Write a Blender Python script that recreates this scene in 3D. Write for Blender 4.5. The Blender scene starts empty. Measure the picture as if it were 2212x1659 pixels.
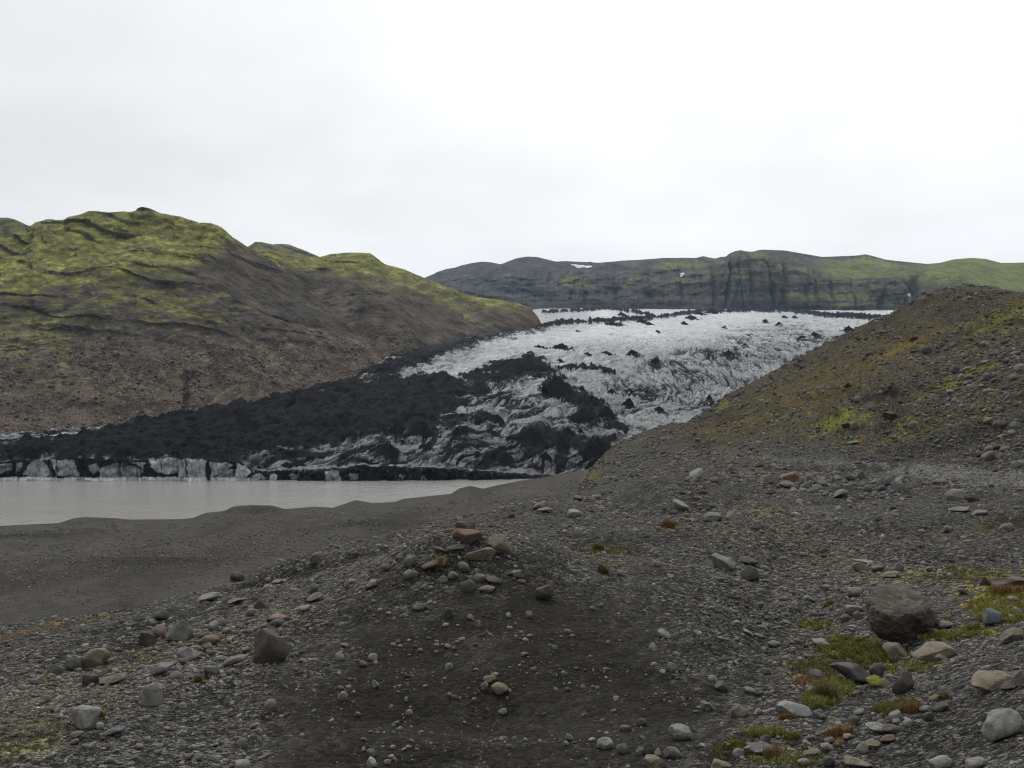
import bpy, bmesh, math, random
import numpy as np
from mathutils import Vector, Matrix

rng = np.random.default_rng(7)
random.seed(7)
F = 2149.0                       # focal length in the units the layout was surveyed in
CX, CY = 1106.0, 829.5
LAKE = -40.0                     # lake level below the camera (camera is the origin)
scene = bpy.context.scene
COL = scene.collection

# ------------------------------------------------------------------ noise
_tab = rng.normal(size=(256, 3)); _tab /= np.linalg.norm(_tab, axis=1)[:, None]
_tab = _tab.astype(np.float32)
_ang = np.linspace(0, 2*math.pi, 256, endpoint=False)
_t2 = np.stack([np.cos(_ang), np.sin(_ang)], 1).astype(np.float32)

def _h(ix, iy, iz, seed):
    h = (ix.astype(np.uint32)*np.uint32(374761393) + iy.astype(np.uint32)*np.uint32(668265263)
         + (iz.astype(np.uint32)*np.uint32(2147483647) if iz is not None else np.uint32(0)) + np.uint32(seed*1013904223 % 4294967296))
    h = (h ^ (h >> np.uint32(13)))*np.uint32(1274126177)
    h = h ^ (h >> np.uint32(16))
    return (h & np.uint32(255)).astype(np.int32)

def n2(x, y, seed=0):
    x = np.asarray(x, np.float64); y = np.asarray(y, np.float64)
    x0 = np.floor(x); y0 = np.floor(y)
    fx = (x-x0).astype(np.float32); fy = (y-y0).astype(np.float32)
    ix = x0.astype(np.int64); iy = y0.astype(np.int64)
    u = fx*fx*fx*(fx*(fx*6-15)+10); v = fy*fy*fy*(fy*(fy*6-15)+10)
    def g(dx, dy):
        k = _h(ix+dx, iy+dy, None, seed)
        return _t2[k, 0]*(fx-dx) + _t2[k, 1]*(fy-dy)
    a = g(0, 0); b = g(1, 0); c = g(0, 1); d = g(1, 1)
    return ((a+(b-a)*u)*(1-v) + (c+(d-c)*u)*v)*1.5

def n3(p, seed=0):
    p = np.asarray(p, np.float64)
    p0 = np.floor(p); f = (p-p0).astype(np.float32); i = p0.astype(np.int64)
    w = f*f*f*(f*(f*6-15)+10)
    def g(dx, dy, dz):
        k = _h(i[..., 0]+dx, i[..., 1]+dy, i[..., 2]+dz, seed)
        t = _tab[k]
        return t[..., 0]*(f[..., 0]-dx)+t[..., 1]*(f[..., 1]-dy)+t[..., 2]*(f[..., 2]-dz)
    def lx(dy, dz):
        a = g(0, dy, dz); return a+(g(1, dy, dz)-a)*w[..., 0]
    def ly(dz):
        a = lx(0, dz); return a+(lx(1, dz)-a)*w[..., 1]
    a = ly(0)
    return (a+(ly(1)-a)*w[..., 2])*1.5

def fbm2(x, y, seed=0, o=4, g=0.5):
    s = 0; a = 1.0
    for k in range(o):
        s = s + a*n2(x*2**k, y*2**k, seed+k*17); a *= g
    return s

def fbm3(p, seed=0, o=4, g=0.5):
    s = 0; a = 1.0
    for k in range(o):
        s = s + a*n3(p*2**k, seed+k*17); a *= g
    return s

def ridge2(x, y, seed=0, o=3, g=0.5):
    s = 0; a = 1.0
    for k in range(o):
        s = s + a*(1-2*np.abs(n2(x*2**k, y*2**k, seed+k*13))); a *= g
    return s

def sstep(a, b, x):
    t = np.clip((x-a)/(b-a), 0, 1)
    return t*t*(3-2*t)

# ------------------------------------------------------------------ lofted terrain
def ut(x, y):
    return (x-CX)/F, (CY-y)/F

def mk(*pts):
    """survey points (x, y, distance) or (x, None, distance, height) -> x, slope, log distance"""
    X = np.array([p[0] for p in pts], float)
    D = np.array([p[2] for p in pts], float)
    T = np.array([(CY-p[1])/F if p[1] is not None else p[3]/p[2] for p in pts], float)
    return X, T, np.log(D)

def smooth1(a, k):
    if k <= 0: return a
    w = np.exp(-0.5*(np.arange(-3*k, 3*k+1)/k)**2); w /= w.sum()
    return np.convolve(np.pad(a, 3*k, mode='edge'), w, mode='valid')

class Loft:
    def __init__(self, x0, x1, ncol, curves, rows, smooth_t=1, smooth_d=12):
        self.PXc = np.linspace(x0, x1, ncol); self.U = (self.PXc-CX)/F
        K = len(curves)
        T = np.zeros((ncol, K)); S = np.zeros((ncol, K))
        for k, (X, t, s) in enumerate(curves):
            st = smooth_t[k] if isinstance(smooth_t, (list, tuple)) else smooth_t
            T[:, k] = smooth1(np.interp(self.PXc, X, t), st)
            S[:, k] = smooth1(np.interp(self.PXc, X, s), smooth_d)
        for k in range(1, K):
            S[:, k] = np.maximum(S[:, k], S[:, k-1]+1e-3)
        h = np.diff(S, axis=1); dl = np.diff(T, axis=1)/h
        m = np.zeros_like(T)
        for k in range(1, K-1):
            a, b = dl[:, k-1], dl[:, k]; ok = a*b > 0
            w1 = 2*h[:, k]+h[:, k-1]; w2 = h[:, k]+2*h[:, k-1]
            with np.errstate(all='ignore'):
                mm = (w1+w2)/(w1/a+w2/b)
            m[:, k] = np.where(ok, mm, 0)
        m[:, 0] = dl[:, 0]; m[:, -1] = dl[:, -1]
        Ts, Ss, Q = [], [], []
        for k in range(K-1):
            n = rows[k]
            f = np.linspace(0, 1, n, endpoint=(k == K-2))[None, :]
            hh = h[:, k:k+1]
            Ss.append(S[:, k:k+1]+f*hh)
            Ts.append((2*f**3-3*f**2+1)*T[:, k:k+1]+(f**3-2*f**2+f)*hh*m[:, k:k+1]
                      + (-2*f**3+3*f**2)*T[:, k+1:k+2]+(f**3-f**2)*hh*m[:, k+1:k+2])
            Q.append(np.broadcast_to(k+f, (ncol, n)))
        self.T = np.concatenate(Ts, 1); self.D = np.exp(np.concatenate(Ss, 1)); self.Q = np.concatenate(Q, 1)
        self.X = self.U[:, None]*self.D; self.Y = self.D.copy(); self.Z = self.T*self.D
        self.PX = np.broadcast_to(self.PXc[:, None], self.T.shape)
        self.PY = CY-F*self.T
        self.ncol, self.nrow = self.T.shape
    def finish(self):
        self.Tf = self.Z/self.Y
        self.vis = np.maximum.accumulate(self.Tf, axis=1)
    def hit(self, px, py):
        """where the line of sight to a surveyed point meets this surface"""
        u, t = ut(px, py)
        c = (px-self.PXc[0])/(self.PXc[1]-self.PXc[0]); c = int(min(max(round(c), 0), self.ncol-1))
        j = int(np.argmax(self.vis[c] >= t))
        if self.vis[c, j] < t: j = int(np.argmax(self.Tf[c]))
        if j > 0:
            a, b = self.Tf[c, j-1], self.Tf[c, j]
            f = 0 if b == a else min(max((t-a)/(b-a), 0), 1)
            d = self.Y[c, j-1]*(1-f)+self.Y[c, j]*f
        else: d = self.Y[c, 0]
        return d
    def zat(self, x, y):
        px = CX+F*x/y
        c = (px-self.PXc[0])/(self.PXc[1]-self.PXc[0]); c0 = int(min(max(math.floor(c), 0), self.ncol-2)); f = min(max(c-c0, 0), 1)
        return (1-f)*float(np.interp(y, self.Y[c0], self.Z[c0]))+f*float(np.interp(y, self.Y[c0+1], self.Z[c0+1]))
    def zmany(self, x, y):
        px = CX+F*x/y
        c = np.clip(np.round((px-self.PXc[0])/(self.PXc[1]-self.PXc[0])).astype(int), 0, self.ncol-1)
        z = np.empty(len(x)); o = np.argsort(c, kind='stable'); cs = c[o]
        starts = np.flatnonzero(np.r_[True, cs[1:] != cs[:-1]]); ends = np.r_[starts[1:], len(cs)]
        for a, b in zip(starts, ends):
            q = o[a:b]; z[q] = np.interp(y[q], self.Y[cs[a]], self.Z[cs[a]])
        return z
    def normals(self):
        P = np.stack([self.X, self.Y, self.Z], -1)
        N = np.cross(np.gradient(P, axis=0), np.gradient(P, axis=1))
        N /= np.linalg.norm(N, axis=-1)[..., None]+1e-12
        return np.where(N[..., 2:3] < 0, -N, N)

def fast_mesh(name, V, faces_n, corners, smooth=True):
    """V (n,3); faces of faces_n corners each, corners (m, faces_n)"""
    me = bpy.data.meshes.new(name)
    V = np.ascontiguousarray(V, np.float32); C = np.ascontiguousarray(corners, np.int32)
    me.vertices.add(len(V)); me.vertices.foreach_set('co', V.ravel())
    me.loops.add(C.size); me.loops.foreach_set('vertex_index', C.ravel())
    me.polygons.add(len(C)); me.polygons.foreach_set('loop_start', np.arange(0, C.size, faces_n, dtype=np.int32))
    if smooth: me.polygons.foreach_set('use_smooth', np.ones(len(C), bool))
    me.update(calc_edges=True)
    return me

def attr(me, name, a):
    at = me.attributes.new(name, 'FLOAT', 'POINT'); at.data.foreach_set('value', np.ascontiguousarray(a, np.float32).ravel())

def cattr(me, name, c):
    c = np.asarray(c, np.float32).reshape(-1, 3)
    c = np.concatenate([c, np.ones((len(c), 1), np.float32)], 1)
    at = me.attributes.new(name, 'FLOAT_COLOR', 'POINT'); at.data.foreach_set('color', np.ascontiguousarray(c).ravel())

def link(name, me, m=None, parent=None, **props):
    o = bpy.data.objects.new(name, me); COL.objects.link(o)
    if m is not None: me.materials.append(m)
    if parent is not None: o.parent = parent
    for k, v in props.items():
        if v is not None: o[k] = v
    return o

def loft_mesh(name, L, m, **props):
    nc, nr = L.ncol, L.nrow
    i = np.arange(nc*nr).reshape(nc, nr)
    q = np.stack([i[:-1, :-1], i[1:, :-1], i[1:, 1:], i[:-1, 1:]], -1).reshape(-1, 4)
    me = fast_mesh(name, np.stack([L.X, L.Y, L.Z], -1).reshape(-1, 3), 4, q)
    return link(name, me, m, **props), me

def ell(PX, PY, cx, cy, rx, ry, rot=0):
    a = math.radians(rot); dx = PX-cx; dy = PY-cy
    p = (dx*math.cos(a)+dy*math.sin(a))/rx; q = (-dx*math.sin(a)+dy*math.cos(a))/ry
    return np.sqrt(p*p+q*q)

def sdpoly(PX, PY, pts):
    """signed distance, positive inside"""
    pts = np.array(pts, float); n = len(pts)
    best = np.full(PX.shape, 1e9); ins = np.zeros(PX.shape, bool)
    for k in range(n):
        a, b = pts[k], pts[(k+1) % n]; e = b-a
        wx = PX-a[0]; wy = PY-a[1]
        h = np.clip((wx*e[0]+wy*e[1])/(e@e), 0, 1)
        best = np.minimum(best, np.hypot(wx-h*e[0], wy-h*e[1]))
        c = (a[1] > PY) != (b[1] > PY)
        with np.errstate(all='ignore'):
            ins ^= c & (PX < (b[0]-a[0])*(PY-a[1])/(b[1]-a[1])+a[0])
    return np.where(ins, best, -best)

# ------------------------------------------------------------------ materials
class NT:
    def __init__(self, name):
        self.m = bpy.data.materials.new(name); self.m.use_nodes = True
        self.t = self.m.node_tree; self.n = self.t.nodes; self.l = self.t.links
        self.b = self.n['Principled BSDF']
    def new(self, typ, ins={}, **kw):
        nd = self.n.new(typ)
        for k, v in kw.items(): setattr(nd, k, v)
        for k, v in ins.items(): self.set(nd, k, v)
        return nd
    def set(self, nd, k, v):
        s = nd.inputs[k]
        if isinstance(v, bpy.types.NodeSocket): self.l.new(v, s)
        else: s.default_value = v
    def attr(self, name): return self.new('ShaderNodeAttribute', attribute_name=name)
    def pos(self, sc=None):
        g = self.new('ShaderNodeNewGeometry').outputs['Position']
        if sc is None: return g
        return self.new('ShaderNodeVectorMath', {0: g, 1: sc}, operation='MULTIPLY').outputs[0]
    def obj(self): return self.new('ShaderNodeTexCoord').outputs['Object']
    def noise(self, v, s, d=4, r=.55):
        return self.new('ShaderNodeTexNoise', {'Vector': v, 'Scale': s, 'Detail': d, 'Roughness': r}).outputs['Fac']
    def vor(self, v, s, rand=1.0, feat='F1'):
        return self.new('ShaderNodeTexVoronoi', {'Vector': v, 'Scale': s, 'Randomness': rand}, feature=feat)
    def rng(self, v, a, b, c, d, cl=True):
        return self.new('ShaderNodeMapRange', {'Value': v, 'From Min': a, 'From Max': b, 'To Min': c, 'To Max': d}, clamp=cl).outputs[0]
    def math(self, op, a, b=0.0, cl=False):
        return self.new('ShaderNodeMath', {0: a, 1: b}, operation=op, use_clamp=cl).outputs[0]
    def mix(self, f, a, b, bt='MIX'):
        nd = self.new('ShaderNodeMix', data_type='RGBA', blend_type=bt)
        self.set(nd, 0, f); self.set(nd, 6, a); self.set(nd, 7, b)
        return nd.outputs[2]
    def mulc(self, c, f):
        return self.new('ShaderNodeVectorMath', {0: c, 3: f}, operation='SCALE').outputs[0]
    def bump(self, h, dist, s=1.0, nrm=None):
        i = {'Height': h, 'Distance': dist, 'Strength': s}
        if nrm is not None: i['Normal'] = nrm
        return self.new('ShaderNodeBump', i).outputs[0]

def c4(c): return (c[0], c[1], c[2], 1)

def mat_ground():
    k = NT('volcanic gravel'); P = k.pos()
    col = k.attr('col').outputs['Color']; gr = k.attr('gravel').outputs['Fac']
    big = k.noise(P, 0.35, 8, .62)
    col = k.mulc(col, k.rng(big, .3, .7, .72, 1.3))
    near = k.noise(P, 3.1, 6, .7)
    col = k.mulc(col, k.rng(near, .3, .7, .7, 1.32))
    hs = []
    for s, lo, hi in ((11., .55, 1.9), (27., .5, 2.0), (62., .6, 1.7)):
        v = k.vor(P, s)
        sep = k.new('ShaderNodeSeparateColor', {0: v.outputs['Color']}).outputs[0]
        f = k.rng(sep, 0.35, 1.0, lo, hi)
        f = k.new('ShaderNodeMix', {0: gr, 2: 1.0, 3: f}).outputs[0]
        col = k.mulc(col, f)
        hs.append(k.math('MULTIPLY', v.outputs['Distance'], 1.0/s))
    h = k.math('ADD', k.math('ADD', hs[0], hs[1]), hs[2])
    h = k.math('MULTIPLY', h, k.rng(gr, 0, 1, -.25, -1.0))
    b = k.bump(h, 1.0, .8)
    b = k.bump(near, .05, .6, b)
    b = k.bump(big, .3, .35, b)
    k.set(k.b, 'Base Color', col); k.set(k.b, 'Roughness', .95); k.set(k.b, 'Specular IOR Level', .06); k.set(k.b, 'Normal', b)
    return k.m

def mat_hill(name, s1, bd, rough=.9):
    k = NT(name); P = k.pos()
    col = k.attr('col').outputs['Color']
    a = k.noise(P, s1, 11, .72); st = k.noise(k.pos((1, 1, 2.6)), s1*5.5, 8, .7)
    col = k.mulc(col, k.rng(a, .3, .7, .62, 1.4))
    col = k.mulc(col, k.rng(st, .3, .7, .58, 1.45))
    b = k.bump(st, bd*.7, .9); b = k.bump(a, bd*1.3, .7, b)
    k.set(k.b, 'Base Color', col); k.set(k.b, 'Roughness', rough); k.set(k.b, 'Specular IOR Level', .04); k.set(k.b, 'Normal', b)
    return k.m

def mat_glacier():
    k = NT('ash streaked ice'); P = k.pos()
    col = k.attr('col').outputs['Color']; dirt = k.attr('dirt').outputs['Fac']
    a = k.noise(k.pos((1, .45, 1)), .55, 8, .7); f = k.noise(k.pos((1, .5, 1)), .11, 7, .65)
    d = k.math('ADD', dirt, k.math('ADD', k.rng(a, .25, .75, -.30, .30), k.rng(f, .3, .7, -.17, .17)))
    fm = k.attr('fall').outputs['Fac']
    def thin(v, s_, wd, det=3, dist=1.2):
        n = k.new('ShaderNodeTexNoise', {'Vector': v, 'Scale': s_, 'Detail': det, 'Roughness': .5, 'Distortion': dist}).outputs['Fac']
        return k.rng(k.math('ABSOLUTE', k.math('SUBTRACT', n, .5)), 0, wd, 1, 0)
    t1 = thin(k.pos((.16, .030, .02)), 1.0, .030); t2 = thin(k.pos((.36, .06, .04)), 1.0, .045); t3 = thin(k.pos((.05, .10, .1)), 1.0, .022)
    ln = k.math('MULTIPLY', k.math('MAXIMUM', t1, k.math('MULTIPLY', t2, .75)), k.rng(fm, 0, 1, .12, 1))
    ln = k.math('MAXIMUM', ln, k.math('MULTIPLY', t3, k.rng(fm, 0, 1, .55, .2)))
    d = k.math('ADD', d, k.math('MULTIPLY', ln, .34))
    d = k.rng(d, .30, .62, 0, 1)
    ash = k.mix(k.rng(k.noise(P, .16, 9, .72), .34, .68, 0, 1), (.005, .0056, .0066, 1), (.027, .0265, .0262, 1))
    ice = k.mulc(k.mulc(col, k.rng(a, .3, .7, .78, 1.2)), k.rng(ln, 0, 1, 1.0, .4))
    c = k.mix(d, ice, ash)
    b = k.bump(a, 1.0, .6); b = k.bump(f, 2.5, .4, b)
    k.set(k.b, 'Base Color', c); k.set(k.b, 'Normal', b)
    k.set(k.b, 'Roughness', k.rng(d, 0, 1, .5, .95)); k.set(k.b, 'Specular IOR Level', k.rng(d, 0, 1, .22, .03))
    return k.m

def mat_ash():
    k = NT('black ash'); P = k.pos()
    c = k.mix(k.noise(P, .35, 7, .7), (.007, .0075, .0085, 1), (.036, .036, .037, 1))
    b = k.bump(k.noise(P, .8, 7, .7), .8, .9)
    k.set(k.b, 'Base Color', c); k.set(k.b, 'Roughness', .95); k.set(k.b, 'Specular IOR Level', .03); k.set(k.b, 'Normal', b)
    return k.m

def mat_water():
    k = NT('silty lake water'); P = k.pos((1.0, .55, 1))
    a = k.noise(P, 1.1, 4, .6); w = k.noise(k.pos((.02, .05, 1)), 1, 3)
    a2 = k.noise(k.pos((.17, .10, 1)), 1, 6, .7)
    b = k.bump(a2, .35, 1.0, k.bump(a, .2, 1.0))
    k.set(k.b, 'Base Color', k.mix(w, (.25, .245, .235, 1), (.31, .305, .292, 1)))
    k.set(k.b, 'Roughness', .16); k.set(k.b, 'IOR', 1.33); k.set(k.b, 'Normal', b)
    return k.m

ROCKC = {'G': ((.135, .132, .124), 'grey'), 'T': ((.15, .128, .095), 'tan'), 'R': ((.115, .078, .058), 'reddish brown'),
         'P': ((.155, .126, .108), 'pinkish'), 'D': ((.07, .069, .066), 'dark grey'), 'L': ((.175, .171, .16), 'pale grey'),
         'B': ((.105, .112, .12), 'bluish grey'), 'O': ((.062, .054, .044), 'brown'), 'S': ((.205, .201, .19), 'whitish')}

def mat_rock(name, c, spots=None):
    k = NT(name); P = k.obj()
    oi = k.new('ShaderNodeObjectInfo').outputs['Random']
    P = k.new('ShaderNodeVectorMath', {0: P, 1: k.mulc((17.0, 31.0, 9.0), oi)}, operation='ADD').outputs[0]
    a = k.noise(P, 3.2, 7, .68); f = k.noise(P, 17, 5, .7)
    col = k.mulc(c4(c)[:3], k.rng(a, .3, .7, .68, 1.32))
    col = k.mulc(col, k.rng(f, .3, .7, .78, 1.22))
    col = k.mulc(col, k.rng(oi, 0, 1, .82, 1.18))
    li = k.rng(k.noise(P, 6.5, 5, .6), .60, .68, 0, .5)
    col = k.mix(li, col, c4(spots or (c[0]*1.5, c[1]*1.5, c[2]*1.4)))
    dk = k.rng(k.noise(P, 4.7, 6, .65), .33, .42, .55, 0)
    col = k.mix(dk, col, c4((c[0]*.45, c[1]*.42, c[2]*.38)))
    b = k.bump(a, .12, .6); b = k.bump(f, .03, .6, b)
    k.set(k.b, 'Base Color', col); k.set(k.b, 'Roughness', .8); k.set(k.b, 'Specular IOR Level', .25); k.set(k.b, 'Normal', b)
    return k.m

def mat_vcol(name, rough=.85, sc=30., tr=0):
    k = NT(name)
    col = k.attr('col').outputs['Color']
    a = k.noise(k.pos(), sc, 4, .6)
    col = k.mulc(col, k.rng(a, .3, .7, .7, 1.3))
    k.set(k.b, 'Base Color', col); k.set(k.b, 'Roughness', rough); k.set(k.b, 'Specular IOR Level', .2)
    k.set(k.b, 'Normal', k.bump(a, .3/sc, .5))
    return k.m

def mat_snow(name, c):
    k = NT(name); a = k.noise(k.pos(), .4, 5)
    k.set(k.b, 'Base Color', k.mix(a, c4([v*.8 for v in c]), c4(c))); k.set(k.b, 'Roughness', .6)
    return k.m

# ------------------------------------------------------------------ ground: moraine, beach, lake shore
XA, XB = -560, 2772
def row(xs, vals): return [(x,)+tuple(v) for x, v in zip(xs, vals)]
C0 = mk((XA, None, 2.0, -1.75), (XB, None, 2.0, -1.72))
C1 = mk((XA, 1700, 9), (0, 1700, 9), (600, 1700, 10), (1100, 1700, 10.5), (1600, 1700, 10), (1900, 1700, 9), (2212, 1700, 7), (2500, 1700, 6.2), (XB, 1700, 6))
C2 = mk((XA, 1560, 11), (0, 1540, 11.5), (600, 1500, 12.5), (1100, 1480, 13), (1600, 1500, 12.5), (1850, 1490, 12.8), (2050, 1500, 11.5), (2212, 1461, 10.5), (XB, 1440, 10))
C3 = mk((XA, 1490, 14), (0, 1450, 15), (500, 1400, 15.5), (800, 1370, 15.5), (1100, 1350, 16), (1500, 1370, 16), (1850, 1390, 16.5), (2212, 1350, 15), (XB, 1330, 15))
C4 = mk((XA, 1450, 17), (0, 1400, 18), (400, 1340, 19), (700, 1290, 18.5), (900, 1250, 19), (1100, 1235, 19.5), (1300, 1250, 19.5), (1500, 1270, 20), (1750, 1270, 22), (2212, 1270, 20), (XB, 1260, 20))
C5 = mk((XA, 1430, 19), (0, 1382, 20.5), (400, 1302, 24), (640, 1240, 26), (800, 1192, 26), (1000, 1165, 26), (1150, 1160, 26), (1300, 1165, 27), (1500, 1180, 27), (1750, 1190, 28), (2212, 1180, 28), (XB, 1180, 28))
C6 = mk((XA, 1420, 21), (-200, 1385, 22), (0, 1358, 23), (100, 1345, 24), (200, 1328, 25), (300, 1306, 26), (400, 1286, 27), (520, 1255, 30), (640, 1213, 34), (760, 1182, 36), (860, 1158, 37), (940, 1135, 38), (1040, 1116, 42), (1120, 1092, 46), (1180, 1077, 52),
        (1257, 1068, 54), (1350, 1066, 48), (1450, 1056, 45), (1600, 1080, 40), (1800, 1075, 42), (2000, 1080, 40), (2212, 1090, 36), (XB, 1100, 34))
C7 = mk((XA, None, 48, -22), (0, None, 52, -22), (400, None, 56, -22), (860, None, 66, -22), (1040, None, 72, -22), (1180, None, 88, -17), (1257, 1040, 95), (1300, 990, 110), (1400, 1000, 82), (1500, 995, 72), (1600, 1000, 66), (1800, 1005, 60), (2000, 1020, 54), (2212, 1030, 48), (XB, 1040, 44))
C8 = mk((XA, None, 90, -38.6), (860, None, 92, -38.6), (1040, None, 102, -38.6), (1180, None, 124, -37), (1257, None, 150, -24), (1300, 983, 128), (1350, 950, 142), (1400, 937, 150), (1430, 927, 145), (1500, 925, 115), (1600, 905, 105), (1700, 885, 95), (1800, 880, 85), (1900, 885, 78), (2000, 895, 72), (2100, 900, 66), (2212, 880, 62), (XB, 840, 60))
C8b = mk((XA, None, 130, -38.5), (1180, None, 160, -38.4), (1257, None, 175, -34), (1300, None, 165, -22), (1350, None, 170, -17), (1400, None, 172, -16), (1440, None, 160, -9), (1500, 917, 130), (1560, 880, 125), (1700, 832, 120), (1800, 800, 115), (1900, 775, 110), (2000, 765, 105), (2100, 765, 98), (2212, 740, 94), (XB, 700, 92))
C9 = mk((XA, None, 190, -38.5), (1180, None, 205, -38.5), (1257, None, 210, -38), (1300, None, 215, -35), (1400, None, 215, -30), (1450, None, 190, -20), (1490, 919, 150), (1512, 910, 148), (1535, 890, 146), (1560, 870, 145), (1600, 848, 147), (1650, 820, 150), (1700, 790, 150), (1750, 765, 150), (1800, 735, 150), (1845, 712, 148), (1900, 690, 145), (1935, 673, 142), (1960, 655, 140), (2010, 629, 138), (2040, 621, 136), (2080, 614, 135), (2110, 618, 133), (2150, 622, 132), (2212, 632, 130), (2400, 650, 130), (XB, 690, 130))
shore = [(XA, 1190, 1190), (-200, 1152, 1152), (0, 1136, 1136), (126, 1130, 1130), (157, 1121, 1127), (182, 1118, 1126), (246, 1120, 1125), (280, 1122.5, 1124), (392, 1121.5, 1122), (417, 1119, 1120), (445, 1109, 1118), (487, 1106, 1115), (512, 1096, 1113), (545, 1094.5, 1111), (585, 1094, 1107), (613, 1101, 1104), (678, 1095, 1100), (719, 1097, 1098), (745, 1089, 1095), (768, 1082, 1094), (803, 1087, 1091), (851, 1085, 1087), (870, 1079, 1085), (920, 1073, 1078), (975, 1067, 1070), (991, 1057, 1067), (1017, 1051, 1062), (1043, 1056, 1058), (1072, 1049, 1051), (1123, 1039, 1041), (1187, 1029.5, 1031)]
C10 = mk(*[(x, yb-(yb-y)*1.15, 39.75*F/(yb-CY)) for x, y, yb in shore], (1257, 1019, 435), (1300, None, 435, -36), (XB, None, 440, -30))
C11 = mk(*[(x, None, 39.75*F/(yb-CY)*1.035, -41.2) for x, y, yb in shore], (1257, None, 450, -41), (1300, None, 452, -41), (XB, None, 455, -40))
C12 = mk((XA, None, 620, -47), (XB, None, 620, -60))
GCURVES = [C0, C1, C2, C3, C4, C5, C6, C7, C8, C8b, C9, C10, C11, C12]
G = Loft(XA, XB, 1500, GCURVES,
         [30, 120, 130, 120, 110, 90, 45, 50, 50, 60, 90, 16, 8], smooth_t=[4, 8, 10, 10, 8, 6, 3, 4, 3, 5, 3, 1, 1, 1], smooth_d=14)

def terrain_noise(L):
    z = np.zeros_like(L.Z)
    for lam, amp, sd in ((24, .5, 1), (9, .28, 2), (3.4, .13, 3), (1.4, .065, 4), (.6, .03, 5), (.28, .014, 6)):
        w = np.clip(lam/(L.D*.006)-.6, 0, 1)*np.clip(L.D/(lam*2.2), 0, 1)
        z += w*amp*n2(L.X/lam+3.1, L.Y/lam+7.7, sd)
    return z
tn = terrain_noise(G)
shore_fade = sstep(0, .9, 11-G.Q) * np.where(G.Q > 9.5, .8, 1)
G.Z += tn*np.clip(shore_fade, .05, 1)*(1-.93*sstep(9.3, 10.3, G.Q)*(G.PX < 1290))
# lumps, banks and hollows that the eye picks out
def bump_at(L, x, y, rx, ry, h, rot=0):
    d = L.hit(x, y)
    w = np.exp(-ell(L.PX, L.PY, x, y, rx, ry, rot)**2*1.4)*(np.abs(np.log(L.D/d)) < .5)
    L.Z += w*h
G.finish()
for b in ((1450, 1075, 130, 30, .55), (1640, 1150, 120, 25, .3), (1300, 1130, 120, 22, -.3), (1960, 1190, 120, 20, .3), (1900, 862, 90, 22, 1.6, -12), (1930, 905, 70, 18, -1.0, -20),
          (2110, 930, 90, 40, .9, -20), (1640, 925, 110, 14, -.7, 8), (1250, 1030, 50, 20, .8), (1870, 1400, 130, 40, -.25), (930, 1265, 140, 20, .1), (1080, 1440, 90, 50, .12), (780, 1235, 160, 8, -.45, -13), (1740, 1010, 260, 10, -.25), (1010, 1232, 250, 44, .32, -3), (1700, 1185, 70, 50, -.3, 20), (1770, 1300, 60, 90, -.3), (1060, 1262, 330, 60, .55), (1100, 1510, 460, 80, -.38), (1650, 1340, 90, 110, -.35), (1480, 1068, 120, 22, .35), (545, 1102, 60, 8, 1.1), (110, 1158, 190, 5, .8), (360, 1212, 260, 8, .9), (760, 1128, 200, 7, .9), (640, 1228, 230, 7, -.5, -15), (660, 1214, 230, 5, .35, -15)):
    bump_at(G, *b)
rs = sstep(7.0, 7.8, G.Q)*sstep(1330, 1450, G.PX)*sstep(10.2, 9.4, G.Q)
G.Z += rs*(.95*n2(G.X/19, G.Y/26, 26)+.75*ridge2((G.X+.4*G.Y)/9, (G.Y-.4*G.X)/20, 27, 3)-.55+.30*n2(G.X/3.2, G.Y/4.5, 28)+.14*n2(G.X/1.3, G.Y/1.9, 29))
# beach undulations
bm = (G.Z < -30) & (G.Q > 8) & (G.Q < 11.2)
G.Z += bm*(.6*n2(G.X/26, G.Y/60, 21)+.4*ridge2(G.X/22+G.Y/90, G.Y/30-G.X/80, 22, 3)+.16*n2(G.X/5, G.Y/9, 24))*sstep(.9, 1.9, 11-G.Q)
G.finish()

PX, PY = G.PX, CY-F*G.Tf
def zone(cx, cy, rx, ry, rot=0, soft=.5, ns=30., sd=0, namp=.9):
    e = ell(PX, PY, cx, cy, rx, ry, rot)
    out = np.zeros(PX.shape, np.float32); m = e < 2.3
    if not m.any(): return out
    x, y = PX[m], PY[m]
    n = n2(x/ns, y/ns*1.6, 50+sd)+.6*n2(x/ns*3.1, y/ns*5., 51+sd)
    out[m] = sstep(0, soft, 1-e[m]+namp*n)
    return out
col = np.zeros(G.T.shape+(3,), np.float32)+np.array([.066, .0655, .063], np.float32)
grav = np.ones(G.T.shape, np.float32)
def lay(w, c, k=1.0):
    m = w > 0
    q = (w[m]*k)[:, None]; col[m] = col[m]*(1-q)+np.array(c, np.float32)*q
beach = sstep(-30, -35, G.Z)*(G.Q > 7)
slope = sstep(1180, 1330, PX)*sstep(7.2, 8.2, G.Q)*(1-beach)
lay(slope, (.069, .0615, .049))
lay(beach, (.060, .0575, .0535)); grav *= 1-.55*beach
lay(beach*sstep(-.1, .5, fbm2(G.X/40, G.Y/90, 5, 4)), (.036, .0335, .031), .85)
lay(beach*sstep(.1, .6, fbm2(G.X/30, G.Y/50, 9, 4)), (.085, .078, .07), .5)
lay(beach*zone(110, 1152, 220, 9, -3, ns=26, sd=90, namp=.6), (.034, .033, .031), .85); lay(beach*zone(360, 1216, 280, 9, -5, ns=26, sd=91, namp=.6), (.036, .035, .033), .8); lay(beach*zone(560, 1101, 80, 8, -2, ns=20, sd=92, namp=.5), (.034, .033, .031), .85); lay(beach*zone(790, 1128, 240, 8, -8, ns=26, sd=93, namp=.6), (.036, .035, .033), .8)
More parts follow.
